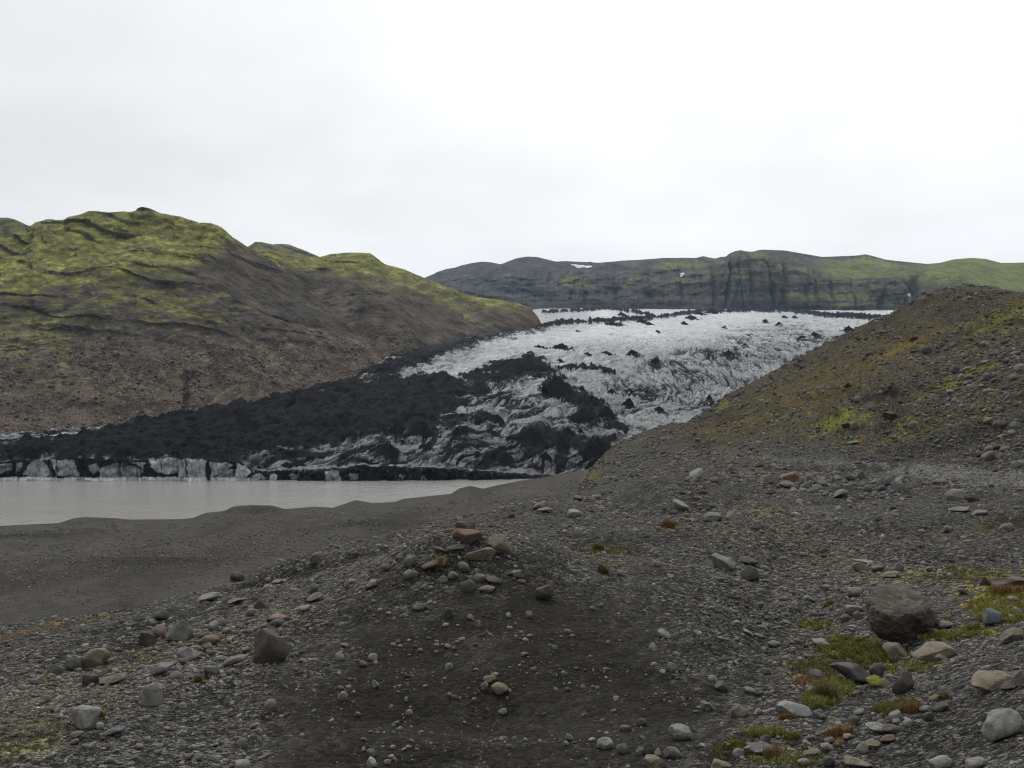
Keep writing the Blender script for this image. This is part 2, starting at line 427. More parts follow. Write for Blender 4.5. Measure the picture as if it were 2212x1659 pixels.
lay(beach*sstep(10.75, 10.97, G.Q)*sstep(11.4, 11, G.Q), (.05, .047, .042), .7)
near = sstep(6.9, 6.2, G.Q)
BARE = np.zeros(G.T.shape, np.float32)
dome = near*sstep(-120, 100, sdpoly(PX, PY, [(560, 1700), (620, 1480), (760, 1360), (880, 1295), (1060, 1240), (1230, 1255), (1400, 1330), (1480, 1420), (1560, 1560), (1500, 1700)])+70*n2(PX/110, PY/80, 31)+50*n2(PX/34, PY/25, 32)+24*n2(PX/11, PY/9, 33))
lay(dome, (.0225, .0212, .0188)); grav *= 1-.7*dome  # dark sand, deepened so the mound's face carries painted shade
lay(near*zone(1020, 1400, 60, 45, 25, ns=25, sd=3), (.042, .039, .033), .6)
lay(near*zone(760, 1530, 220, 60, -15, ns=40, sd=4), (.017, .016, .0147), .6)
lay(near*zone(930, 1640, 250, 40, 0, ns=40, sd=5), (.017, .016, .0147), .6)
BARE = np.maximum(BARE, near*zone(330, 1350, 260, 22, -14, ns=30, sd=6)); lay(near*zone(330, 1350, 260, 22, -14, ns=30, sd=6), (.026, .026, .0255), .85)        # dark bank below the crest
BARE = np.maximum(BARE, (G.Q < 6.02)*zone(660, 1234, 240, 13, -15, ns=30, sd=7, namp=.6)); lay((G.Q < 6.02)*zone(660, 1234, 240, 13, -15, ns=30, sd=7, namp=.6), (.022, .021, .0195), .95)  # steep near side of the berm: its shade painted as a dark patch
BARE = np.maximum(BARE, zone(1380, 1165, 150, 20, -8, ns=30, sd=8)*near); lay(zone(1380, 1165, 150, 20, -8, ns=30, sd=8)*near, (.034, .0335, .032), .7)
lay(zone(1540, 1360, 190, 110, 15, ns=40, sd=9)*near, (.036, .036, .0355), .75)
lay(zone(330, 1450, 340, 60, -17, ns=34, sd=70)*near*(1-dome), (.098, .091, .08), .7); lay(zone(820, 1215, 230, 30, -14, ns=30, sd=71)*near*(1-BARE), (.09, .088, .083), .6)
lay(zone(1780, 1180, 230, 60, 14, ns=34, sd=72)*near, (.1, .092, .079), .7); lay(zone(1900, 1260, 160, 30, 6, ns=30, sd=73)*near, (.095, .086, .07), .6); lay(zone(1650, 1100, 160, 18, 4, ns=30, sd=74)*near, (.095, .089, .079), .6)
lay(zone(1470, 1090, 120, 22, -4, ns=26, sd=75)*near, (.036, .036, .035), .8); lay(zone(1880, 1148, 150, 16, 2, ns=26, sd=76)*near, (.040, .040, .039), .8); lay(zone(2080, 1590, 200, 90, -20, ns=40, sd=77)*near, (.042, .042, .042), .7); lay(zone(1250, 1560, 260, 60, 0, ns=36, sd=78)*near, (.031, .030, .028), .6)  # dark hump face and slopes: relief shading painted into the gravel colour
sl0 = (G.Q > 6.6)*(1-beach)
path = (G.Q > 6)*(1-beach)*sstep(0, 14, sdpoly(PX, PY, [(2300, 1016), (2050, 998), (1850, 988), (1690, 976), (1560, 976), (1650, 948), (1720, 928), (1640, 917), (1560, 912), (1560, 918), (1640, 925), (1670, 933), (1600, 952), (1500, 980), (1640, 1000), (1850, 1020), (2060, 1050), (2300, 1066)])+8*n2(PX/50, PY/18, 41))
lay(path, (.125, .125, .122), .85); BARE = np.maximum(BARE, path)

# vegetation (olive, orange, yellow-green) as ground cover
MOSS, YEL, OLV, ORG, GRN, DRY = (.16, .165, .026), (.19, .165, .03), (.088, .078, .036), (.135, .084, .034), (.085, .1, .02), (.115, .09, .042)
sl = (G.Q > 6.6)*(1-beach)
veg = np.zeros(G.T.shape, np.float32)
VN = (.55+.45*sstep(-.3, .5, n2(PX/5, PY/3.2, 77))).astype(np.float32)
for a, m_, c, k in (
    ((1790, 830, 290, 70, -27), sl, OLV, .55), ((1700, 880, 200, 60, -25), sl, OLV, .5), ((1640, 905, 170, 14, -16), sl, OLV, .6), ((1480, 935, 150, 14, -8), sl, ORG, .25),
    ((1980, 742, 52, 17, -24), sl, ORG, .75), ((1880, 780, 90, 14, -24), sl, OLV, .8), ((1760, 812, 60, 10, -20), sl, ORG, .45), ((1800, 840, 120, 14, -25), sl, ORG, .4), ((1940, 755, 60, 10, -25), sl, YEL, .4),
    ((1820, 908, 62, 26, -18), sl, MOSS, .75), ((1780, 925, 40, 15, -18), sl, MOSS, .5), ((2100, 802, 60, 11, -15), sl, MOSS, .95), ((2060, 830, 45, 12, -10), sl, MOSS, .8),
    ((2170, 690, 60, 26, -35), sl, MOSS, .7), ((2080, 703, 50, 9, -15), sl, MOSS, .5), ((2130, 730, 120, 26, -30), sl, OLV, .7), ((2000, 860, 80, 26, -15), sl, OLV, .7), ((1930, 940, 60, 14, -30), sl, MOSS, .5), ((1990, 930, 60, 18, -35), sl, OLV, .7), ((1970, 905, 30, 8, -10), sl, YEL, .5),
    ((1840, 953, 42, 8, -14), sl, YEL, .7), ((1860, 946, 36, 8, -14), sl, ORG, .7), ((2120, 880, 110, 40, -20), sl, OLV, .55), ((2130, 905, 50, 14, -20), sl, MOSS, .4),
    ((1290, 1020, 30, 22, 0), G.Q > 5.5, OLV, .8), ((1280, 1030, 20, 14, 0), G.Q > 5.5, MOSS, .35), ((1560, 875, 26, 8, -35), sl, YEL, .6),
    ((1600, 1160, 200, 16, 5), near, OLV, .35), ((1450, 1140, 26, 9, 0), near, ORG, .5), ((1330, 1190, 90, 10, 0), near, OLV, .4), ((1320, 1215, 60, 8, 10), near, ORG, .35),
    ((2160, 1255, 90, 26, -10), near, YEL, .5), ((2150, 1300, 80, 38, -18), near, YEL, .75), ((2180, 1330, 50, 12, 0), near, GRN, .6), ((2190, 1255, 40, 12, 0), near, ORG, .55), ((2080, 1240, 90, 18, 0), near, OLV, .6), ((1990, 1240, 130, 14, 0), near, MOSS, .35), ((1880, 1220, 120, 14, 8), near, OLV, .5), ((2180, 1130, 70, 22, 0), near, OLV, .6), ((2060, 1150, 140, 14, 0), near, OLV, .4), ((1560, 1130, 40, 20, 0), near, OLV, .4), ((1650, 1105, 60, 10), near, MOSS, .3),
    ((1850, 1405, 95, 28, 8), near, GRN, .9), ((1780, 1440, 110, 26, 0), near, OLV, .6), ((1790, 1500, 60, 30, -20), near, GRN, .7), ((1770, 1480, 90, 22, 0), near, ORG, .3), ((1950, 1440, 90, 12, 0), near, YEL, .45), ((2070, 1370, 100, 10, -5), near, YEL, .5), ((1760, 1350, 50, 12, 0), near, GRN, .45),
    ((1940, 1530, 50, 20, -10), near, OLV, .7), ((1800, 1605, 60, 14, -25), near, ORG, .7), ((1700, 1650, 90, 20, 0), near, OLV, .4), ((1600, 1620, 80, 20, 0), near, OLV, .45), ((1650, 1580, 50, 12, 0), near, GRN, .35),
    ((90, 1570, 170, 50, -12), near, OLV, .5), ((60, 1480, 120, 30, -10), near, ORG, .25), ((250, 1440, 180, 24, -14), near, OLV, .35), ((380, 1400, 200, 22, -12), near, DRY, .3), ((90, 1358, 140, 7, -12), G.Q < 6.3, DRY, .8), ((270, 1312, 90, 6, -14), G.Q < 6.3, ORG, .6), ((60, 1620, 100, 22, -10), near, MOSS, .3), ((600, 1330, 150, 16, -15), near, DRY, .35), ((970, 1205, 60, 8), near, OLV, .3)):
    w = zone(*a, ns=min(26., max(9., a[2]*.35)), sd=int(abs(a[0]+a[1])) % 97, namp=1.0)*m_
    w = w*VN
    lay(w, c, min(1, k*1.25)); veg = np.maximum(veg, w*k)
lay(sl0*zone(1896, 856, 66, 13, -12, ns=16, sd=60), (.024, .022, .019), .9); lay(sl0*zone(1935, 906, 52, 16, -35, ns=16, sd=61), (.042, .031, .021), .85)
lay(sl0*zone(1990, 968, 190, 26, -16, ns=24, sd=62), (.040, .039, .036), .8); lay(sl0*zone(2140, 945, 90, 60, -10, ns=24, sd=63), (.046, .045, .041), .7); lay(sl0*zone(1870, 690, 170, 30, -20, ns=24, sd=64), (.056, .047, .037), .6); lay(sl0*zone(1790, 640, 60, 12, 0, ns=24, sd=65), (.05, .045, .04), .6)
grav *= 1-.6*veg
G.Z += .03*veg*np.clip(30/G.D, 0, 1)*(1+n2(G.X*9, G.Y*9, 3))
G.finish()
M_ground = mat_ground()
og, me = loft_mesh('ground', G, M_ground, kind='structure')
col *= np.array([1.02, 1.0, .955], np.float32)
cattr(me, 'col', col); attr(me, 'gravel', grav)
for xa_, xb_ in ((XA-2600, XA), (XB, XB+2600)):      # the same ground carried on to either side of the view
    Gs = Loft(xa_, xb_, 160, GCURVES, [8, 16, 16, 16, 14, 12, 8, 8, 8, 8, 10, 4, 3], smooth_t=0, smooth_d=0)
    Gs.Z += terrain_noise(Gs)*np.where(Gs.Q > 9.5, .1, 1)
    o_, me_ = loft_mesh('ground', Gs, M_ground, kind='structure')
    cattr(me_, 'col', np.broadcast_to(np.where((Gs.Q > 7.5)[..., None], np.array([.066, .061, .052]), np.array([.068, .064, .055])), Gs.T.shape+(3,))); attr(me_, 'gravel', np.ones(Gs.T.shape))
GCOL = col; GVEG = veg; GDOME = np.maximum(dome, .95*BARE); GBEACH = beach; GSLOPE = slope; GPATH = path

# ------------------------------------------------------------------ lake
def sheet(name, x0, x1, y0, y1, z, m, n=2, **pr):
    xs = np.linspace(x0, x1, n); ys = np.linspace(y0, y1, n)
    V = np.array([(x, y, z) for x in xs for y in ys])
    i = np.arange(n*n).reshape(n, n)
    q = np.stack([i[:-1, :-1], i[1:, :-1], i[1:, 1:], i[:-1, 1:]], -1).reshape(-1, 4)
    return link(name, fast_mesh(name, V, 4, q, False), m, **pr)
sheet('lake', -700, 260, 150, 470, LAKE, mat_water(), 3, kind='structure')
kb = NT('unseen valley floor'); kb.set(kb.b, 'Base Color', kb.mix(kb.noise(kb.pos(), .01, 6), (.05, .048, .044, 1), (.07, .066, .06, 1))); kb.set(kb.b, 'Roughness', .9)
sheet('terrain', -14000, 14000, -14000, 14000, -62, kb.m, 3, kind='structure')  # unseen sheet below the land, added for bounce light

# ------------------------------------------------------------------ glacier
gx0, gx1 = -420, 2560
wl = [(gx0, 1038, 412), (0, 1038.5, 412), (700, 1038.5, 412), (1000, 1037.5, 413), (1187, 1030, 424), (1300, 1028, 428), (gx1, 1028, 430)]
Ga = mk(*[(x, None, d-1, -46) for x, y, d in wl])
Gb = mk(*[(x, None, d, -40.3) for x, y, d in wl])
Gc = mk((gx0, 996, 414), (0, 994, 414), (60, 992, 414), (200, 992, 414), (290, 996, 414), (318, 990, 413.5), (384, 990, 413.5), (392, 993, 414), (440, 993, 414), (500, 998, 414), (525, 1001, 414), (545, 1018, 414), (600, 1018, 414), (659, 1016, 414), (700, 1014, 414), (771, 1007, 415), (851, 1007, 415), (979, 1012, 415), (1043, 1017, 417), (1139, 1023, 425), (1203, 1024, 432), (1300, 1015, 436), (gx1, 1010, 438))
Gc2 = mk((gx0, 991, 419), (0, 989, 419), (290, 989, 419), (400, 986, 420), (525, 992, 420), (560, 1012, 418), (640, 1008, 421), (771, 1003, 421), (979, 1009, 421), (1139, 1018, 432), (1203, 1015, 438), (1300, 1002, 443), (gx1, 995, 444))
G3 = mk((gx0, 980, 435), (0, 972, 440), (215, 965, 445), (400, 955, 455), (520, 965, 450), (620, 975, 450), (830, 985, 440), (1000, 980, 440), (1165, 985, 447), (1300, 975, 457), (1500, 960, 462), (1700, 950, 470), (gx1, 950, 470))
G4 = mk((gx0, 972, 455), (0, 958, 475), (215, 945, 490), (330, 925, 500), (400, 915, 510), (520, 900, 525), (620, 895, 530), (700, 910, 520), (830, 925, 505), (1000, 915, 505), (1165, 915, 510), (1300, 912, 520), (1500, 918, 520), (1700, 905, 540), (gx1, 900, 540))
G5 = mk((gx0, 965, 480), (0, 944, 500), (215, 929, 530), (400, 889, 570), (620, 856, 640), (700, 838, 660), (830, 815, 680), (960, 810, 690), (1060, 815, 690), (1165, 805, 700), (1300, 810, 710), (1400, 835, 680), (1500, 850, 660), (1700, 830, 690), (1900, 800, 700), (gx1, 780, 700))
G6 = mk((gx0, None, 620, -50), (0, None, 650, -48), (215, None, 680, -45), (400, None, 720, -40), (620, None, 770, -28), (760, 818, 740), (830, 774, 770), (1000, 762, 850), (1165, 742, 930), (1300, 738, 920), (1500, 752, 820), (1700, 748, 840), (1900, 730, 850), (gx1, 720, 850))
G7 = mk((gx0, None, 1000, -60), (620, None, 1000, -60), (830, None, 1000, -20), (1000, 734, 960), (1165, 716, 1180), (1300, 707, 1200), (1500, 707, 1130), (1700, 702, 1150), (1900, 698, 1150), (gx1, 693, 1150))
G8 = mk((gx0, None, 1600, -60), (830, None, 1600, -30), (1000, None, 1600, 30), (1165, 690, 1700), (1300, 684, 1700), (1500, 684.5, 1700), (1700, 684, 1700), (1900, 682, 1700), (gx1, 680, 1700))
G9 = mk((gx0, None, 2750, 60), (1000, None, 2750, 190), (1165, 663.5, 2750), (1300, 664.5, 2750), (1500, 666.5, 2750), (1700, 668, 2750), (1960, 668.5, 2750), (gx1, 669, 2750))
I = Loft(gx0, gx1, 1640, [Ga, Gb, Gc, Gc2, G3, G4, G5, G6, G7, G8, G9], [4, 34, 10, 46, 80, 100, 90, 60, 60, 50], smooth_t=[1, 1, 1, 2, 8, 10, 8, 6, 5, 4, 2], smooth_d=10)
px, py = I.PX.copy(), I.PY.copy()
wx = px+12*n2(px/30, py/12, 60)+8.*n2(px/10, py/5, 61)+4*n2(px/4, py/2.5, 64); wy = py+6*n2(px/34, py/14, 62)+4.*n2(px/11, py/6, 63)+2*n2(px/4.5, py/2.6, 65)
def inp(pts, soft=10, w=True):
    soft = soft*1.7
    return sstep(-soft, soft, sdpoly(wx if w else px, wy if w else py, pts))
def z1(zx, zy): return (796.3+zx*.32, 654.8+zy*.32)
def z2(zx, zy): return (1238.7+zx*.32, 637.1+zy*.32)
# black ash cover, drawn as bodies of debris lying on the ice
deb = inp([(-300, 985), (0, 958), (120, 952), (215, 938), (330, 905), (400, 892), (500, 880), (620, 858), (700, 836), (760, 822), (840, 818), (960, 812), (990, 840), (1010, 862), (960, 900), (860, 930), (760, 952), (640, 972), (560, 985), (520, 996), (300, 994), (0, 992), (-300, 996)], 7)
deb = np.maximum(deb, inp([z1(760, 460), z1(860, 410), z1(1000, 385), z1(1080, 362), z1(1170, 375), z1(1245, 425), z1(1150, 470), z1(1060, 500), z1(960, 560), z1(800, 560), z1(560, 560), z1(400, 540), z1(560, 515)], 6))
deb = np.maximum(deb, .9*inp([z1(0, 520), z1(420, 510), z1(560, 560), z1(780, 560), z1(840, 600), z1(720, 660), z1(560, 740), z1(430, 790), z1(230, 760), z1(0, 800)], 8))
deb = np.maximum(deb, inp([z1(1150, 590), z1(1210, 540), z1(1265, 490), z1(1350, 560), z1(1480, 600), z1(1560, 690), z1(1640, 720), z1(1660, 780), z1(1760, 830), z1(1740, 890), z1(1640, 860), z1(1560, 800), z1(1360, 780), z1(1420, 720), z1(1300, 660)], 6))
deb = np.maximum(deb, .78*inp([z1(960, 900), z1(1150, 840), z1(1380, 850), z1(1500, 900), z1(1420, 960), z1(1300, 1000), z1(1060, 1010), z1(1000, 960)], 7))
deb = np.maximum(deb, inp([z1(1430, 1050), z1(1500, 970), z1(1620, 900), z1(1680, 890), z1(1540, 1050)], 4))
deb = np.maximum(deb, .82*inp([z1(130, 860), z1(200, 810), z1(420, 780), z1(500, 880), z1(380, 900), z1(180, 900)], 6))
deb = np.maximum(deb, .8*inp([z1(20, 1020), z1(120, 950), z1(240, 1040), z1(150, 1070)], 6))
deb = np.maximum(deb, .7*inp([z1(560, 880), z1(760, 760), z1(900, 760), z1(900, 820), z1(700, 860), z1(640, 900)], 6))
# dirty margin along the hill
deb = np.maximum(deb, .62*inp([(620, 858), (700, 836), (780, 800), (830, 772), (900, 752), (1000, 732), (1100, 716), (1165, 706), (1215, 690), (1240, 700), (1150, 722), (1060, 738), (980, 765), (880, 806), (780, 822)], 6))
deb = np.maximum(deb, .9*inp([(615, 862), (660, 836), (720, 822), (770, 812), (740, 830), (690, 846)], 4))
# medial moraines on the upper ice
def band(pts, wd):
    pts = np.array(pts); yy = np.interp(px, pts[:, 0], pts[:, 1], left=-1e4, right=-1e4)
    jag = 2.6*n2(px/7, py/40, 71)+1.4*n2(px/2.6, py/30, 72)
    return sstep(-.8, .8, wd+jag-np.abs(py-yy))*(yy > 0)
deb = np.maximum(deb, band([(1170, 676), (1240, 673), (1320, 668), (1372, 675), (1420, 689)], 2.0))
deb = np.maximum(deb, .95*band([(1160, 712), (1215, 700), (1290, 697), (1340, 695), (1375, 692), (1430, 687), (1480, 679), (1530, 672), (1560, 674)], 2.4))
deb = np.maximum(deb, band([(1510, 673), (1560, 675), (1640, 673), (1700, 674), (1740, 677)], 1.8))
deb = np.maximum(deb, band([(1735, 675), (1780, 683), (1850, 685), (1905, 693), (1960, 697)], 3.4))
deb = np.maximum(deb, .9*band([(1195, 804), (1240, 794), (1290, 798), (1330, 806)], 3.2))
holes = sstep(.15, .65, fbm2(I.X/22, I.Y/30, 310, 4)+.3*n2(I.X/6, I.Y/9, 311))*(1-.45*inp([(-300, 985), (0, 960), (215, 940), (400, 895), (620, 860), (840, 820), (960, 830), (980, 870), (860, 925), (640, 968), (520, 992), (-300, 992)], 20))
deb = deb*(1-.7*holes)
speck = ridge2(I.X/5., I.Y/14., 81, 2); sp2 = n2(I.X/24, I.Y/60, 83)
low = sstep(880, 960, py)
# how clean the ice is (surveyed brightness)
BP = np.array([(100, 940, .34), (200, 935, .36), (560, 990, .16), (650, 985, .20), (700, 950, .22), (740, 1000, .16), (800, 930, .22), (850, 960, .17), (900, 900, .24), (960, 980, .12), (1000, 950, .17), (1000, 1000, .18), (1080, 870, .25), (1100, 980, .13), (1150, 900, .25), (1200, 950, .16), (1160, 1010, .16), (1100, 830, .3), (1280, 970, .17), (1300, 880, .28), (1350, 830, .36), (1400, 900, .4), (1440, 860, .4), (1400, 780, .44), (1330, 760, .5), (1500, 880, .44), (1500, 820, .42), (1550, 780, .46), (1600, 820, .44), (1650, 780, .5), (1700, 760, .5), (1750, 730, .52), (1500, 740, .6), (1400, 720, .66), (1300, 720, .66), (1250, 740, .6), (1200, 760, .6), (1000, 800, .58), (930, 806, .6), (1060, 775, .62), (1150, 745, .6), (900, 780, .22), (850, 790, .2), (1000, 750, .25), (1200, 690, .36), (1250, 685, .4), (1350, 680, .55), (1300, 667, .74), (1500, 690, .62), (1600, 668, .74), (1600, 695, .68), (1600, 720, .66), (1750, 700, .66), (1850, 680, .74), (1800, 672, .74), (1900, 675, .74)])
num = np.zeros_like(px); den = np.zeros_like(px)
for bx, by, bv in BP:
    w = 1/(((px-bx)/1.3)**2+((py-by)*1.4)**2+120)**1.6
    num += w*bv; den += w
br = num/den; br = br*(.64-.2*sstep(.34, .16, br)+.16*sstep(6.7, 7.5, I.Q))
# relief: longitudinal crevasses in the icefall, streaked hummocks lower down, flat bands above
def lines(x, y, sd, w):
    return np.exp(-(n2(x, y, sd)/w)**2)
fall = np.exp(-(ell(px, py, 1540, 812, 360, 92, -16))**4)
wa = I.X+10*n2(I.X/45, I.Y/90, 90)+3.5*n2(I.X/12, I.Y/30, 91); wb = I.Y+20*n2(I.X/40, I.Y/60, 92)
sk = .45*n2(I.X/120, I.Y/160, 89)-.12
wc = wa+sk*(I.Y-800)*.5
l1 = lines(wc/11, wb/75, 93, .13); l2 = lines(wc/6.5, wb/42, 94, .17); l3 = lines((wa+.5*wb)/16, (wb-.5*wa)/30, 193, .11); l4 = lines(wc/3.6, wb/26, 194, .2)
crev = np.maximum(np.maximum(l1, .8*l2), np.maximum(.7*l3, .55*l4))*(.62+.5*np.clip(.5+n2(I.X/32, I.Y/60, 195)*1.4, 0, 1))
# flow direction of the lower tongue
fs_ = .45*I.X+.89*I.Y; fc_ = .89*I.X-.45*I.Y
fc_ = fc_+7*n2(I.X/30, I.Y/50, 196)+3*n2(I.X/10, I.Y/20, 197)
m1 = lines(fc_/13, fs_/70, 198, .12); m2 = lines(fc_/6, fs_/34, 199, .14); m3 = fbm2(fc_/9, fs_/40, 95, 5, .6); m4 = lines(I.X/9, I.Y/7, 200, .1)
low_l = np.maximum(np.maximum(m1, .85*m2), .5*m4)
hr = ridge2(I.X/13, I.Y/26, 96, 4, .55)
midz = sstep(1.9, 3.2, I.Q)*sstep(7.8, 6.2, I.Q)
up = sstep(6.3, 7.3, I.Q)
u1 = lines(I.X/40, I.Y/16, 201, .10); u2 = lines(I.X/18, I.Y/9, 202, .12)
l5 = lines(wc/2.4, wb/20, 208, .22); crev = np.maximum(crev, .5*l5)
dz = fall*(-2.2*crev+1.2*n2(wc/11, wb/60, 203)+.9*n2(wc/5, wb/25, 204))+(1-fall)*midz*(1.7*m3-1.6*low_l+.8*hr)
dz += up*(1.6*fbm2(I.X/34, I.Y/60, 97, 4)-1.2*u1-.8*u2)
debn = ridge2(I.X/17, I.Y/24, 98, 5, .6)
dz += deb*midz*(1.5*debn+1.0*fbm2(I.X/40, I.Y/50, 205, 3)+1.0)
far_deb = deb*sstep(6.6, 7.4, I.Q)
dz += far_deb*(3.0+3.4*np.abs(ridge2(I.X/14, I.Y/60, 100, 2)))
I.Z += dz*sstep(1.95, 2.7, I.Q)
# ice cliff: blocks and clefts
cl = sstep(.7, 1.05, I.Q)*sstep(3.2, 2.3, I.Q)
xb = I.X[:, 60:61]
cell = np.floor(xb/6.5+1.5*n2(xb/11, xb*0, 110)); 
blk = n2(cell*.73+.5, cell*0+.5, 111)
I.Y += cl*(4.2*blk+1.3*n2(I.X/3.1, I.Z/3.0, 112)+.7*n2(I.X/1.2, I.Z/1.7, 113))
I.Z += sstep(1.35, 1.95, I.Q)*sstep(3.4, 2.4, I.Q)*(.75*n2(I.X/6.5, I.X*0+.5, 320)+.45*n2(I.X/2.3, I.X*0, 321)+.2*n2(I.X/.9, I.Y/2, 322))
dirt = deb*1.15
patchy = np.clip(.5+1.1*fbm2(I.X/45, I.Y/70, 206, 3), 0, 1)
dirt = np.maximum(dirt, fall*np.clip(crev*.85*(.5+.6*patchy), 0, .7))
lowk = sstep(.36, .10, br)
dirt = np.maximum(dirt, (1-fall)*midz*np.clip(low_l*(.40+.45*patchy)+.42*sstep(.0, .5, m3)+.30*sstep(.0, .4, sp2), 0, .9)*(.2+.8*lowk))
dirt = np.maximum(dirt, up*np.clip(.62*u1*(1-patchy)+.55*u2*patchy*.9+.38*sstep(.2, .7, fbm2(I.X/50, I.Y/60, 121, 4)), 0, .6)*(.6+.4*lowk))
GR1 = 'ash mounds on the glacier'
MND = [
 (z1(1290, 625), 230, 125, 'tallest pointed black ash peak in the dark band at the middle of the glacier', -.35, 2),
 (z1(1010, 470), 450, 100, 'long broad dome of black ash lying on the ice in the middle of the glacier', 0, 4, .55),
 (z1(918, 1088), 150, 62, 'sharp black ash cone standing low on the ice just above the lake end', 0, 1),
 (z1(1190, 1066), 95, 50, 'black ash cone close to the moraine slope at the foot of the glacier', .1, 1),
 (z1(1530, 1040), 150, 110, 'black slanted ash wedge leaning against the brown moraine slope', .35, 2, .6),
 (z1(1445, 795), 200, 75, 'wide black ash hump at the lower end of the central dark band', .0, 2, .7),
 (z1(1605, 765), 105, 62, 'blunt black ash knob at the right edge of the central dark band', .1, 1, .6),
 (z1(1100, 930), 190, 85, 'largest black ash heap in the cluster on the grey lower ice', -.1, 3, .7),
 (z1(1285, 960), 160, 75, 'black ash heap right of the largest heap on the grey lower ice', .1, 3, .7),
 (z1(1295, 303), 130, 58, 'twin-peaked ash mound on the bright ice above the long dome', .2, 2),
 (z1(1935, 395), 80, 46, 'black leaning ash cone at the upper edge of the icefall', .2, 1),
 (z1(495, 503), 100, 28, 'low ash cap at the tip of the white ice tongue by the hill', 0, 2, .8),
 (z2(1050, 408), 112, 62, 'sharp black ash peak on the brow of the icefall', -.15, 2),
 (z2(1855, 238), 100, 52, 'tall black ash pyramid on white ice near the right moraine', 0, 2),
 (z2(1880, 275), 70, 30, 'flat black ash pile just below the tall ash pyramid', 0, 2, .8),
 (z2(545, 465), 85, 54, 'black ash cone tilting right at the left end of the icefall', .2, 1),
 (z2(1035, 692), 62, 42, 'ash cone at the very foot of the icefall beside the moraine edge', .1, 1),
 (z2(915, 706), 60, 54, 'ash cone left of the last one at the foot of the icefall', .1, 1),
 (z2(940, 738), 62, 30, 'lowest small ash cone at the foot of the icefall', 0, 1),
 (z2(580, 782), 82, 46, 'grey-black cone alone on clean ice below the icefall', 0, 1),
 (z2(1540, 294), 105, 32, 'jagged low ash ridge on the white ice left of the tall pyramid', .1, 3),
 (z1(350, 890), 190, 85, 'black ash ridge between the two lower streams of grey ice', .2, 3, .7),
 (z1(190, 890), 120, 80, 'pointed ash heap at the left end of the ridge between grey ice streams', 0, 2, .8),
 (z1(120, 1030), 160, 80, 'ash hump above the low dark ice cliff', 0, 2, .7),
 (z1(1840, 128), 95, 38, 'pointed mound standing out of the far dark moraine band on the ice', 0, 1),
 (z1(1640, 145), 140, 32, 'long ash mound at the left of the far dark moraine band', .1, 3, .8),
 (z1(1150, 298), 80, 26, 'small flat ash cap left of the twin-peaked mound', -.1, 2, .9),
 (z1(1785, 345), 95, 46, 'oblique dark ash ridge lying on bright ice above the icefall', -.4, 2, .8),
 (z1(1600, 343), 100, 28, 'row of small ash teeth on bright ice above the icefall', .1, 3, .9)]
SMALL_UP = [(*z1(1480, 348), 70, 18), (*z1(1290, 393), 60, 26), (*z1(1890, 142), 70, 22), (*z1(1715, 82), 70, 26), (*z1(2130, 138), 40, 22), (*z1(1950, 192), 30, 15), (*z1(1405, 190), 36, 12), (*z2(1630, 274), 62, 28), (*z2(1295, 180), 52, 24), (*z2(1385, 202), 50, 24), (*z2(1015, 222), 36, 18), (*z2(745, 194), 36, 22), (*z2(570, 249), 30, 15), (*z2(1160, 342), 52, 20), (*z2(1425, 150), 44, 18), (*z2(1490, 152), 40, 18), (*z2(790, 158), 90, 30), (*z2(850, 130), 80, 30), (*z2(930, 115), 90, 26)]
SMALL_LO = [(*z1(1300, 1112), 72, 30), (*z1(1125, 1120), 60, 24), (*z1(1195, 850), 80, 32), (*z1(1350, 878), 80, 38), (*z1(1430, 870), 46, 26), (*z1(860, 806), 110, 55), (*z1(740, 812), 64, 44), (*z1(600, 880), 80, 40), (*z1(840, 885), 90, 28), (*z1(960, 920), 60, 26), (*z1(760, 975), 110, 26), (*z1(780, 660), 60, 20), (*z1(730, 1035), 70, 30), (*z1(1440, 585), 46, 26), (*z1(1500, 660), 60, 40), (*z1(1640, 600), 60, 26), (*z1(1770, 605), 60, 30), (*z1(1880, 608), 50, 26), (*z1(1750, 690), 90, 50), (*z1(1960, 720), 70, 34), (*z1(440, 790), 70, 40), (*z1(380, 985), 90, 36), (*z1(560, 1010), 120, 26), (*z1(910, 980), 70, 18)]
nsm = n2(px/6, py/3.5, 301)+.6*n2(px/2.6, py/1.8, 302)
for x_, y_, w_, h_ in [(*m_[0], m_[1]*.32, m_[2]*.32) for m_ in MND]+[(a_, b_, c_*.32, d_*.32) for a_, b_, c_, d_ in SMALL_UP+SMALL_LO]:
    e_ = ell(px, py, x_+w_*.12, y_+h_*.02, w_*.78, max(h_*.42, 2.2), 6)
    dirt = np.maximum(dirt, sstep(0, .8, 1.05-e_+.45*nsm)*.9)
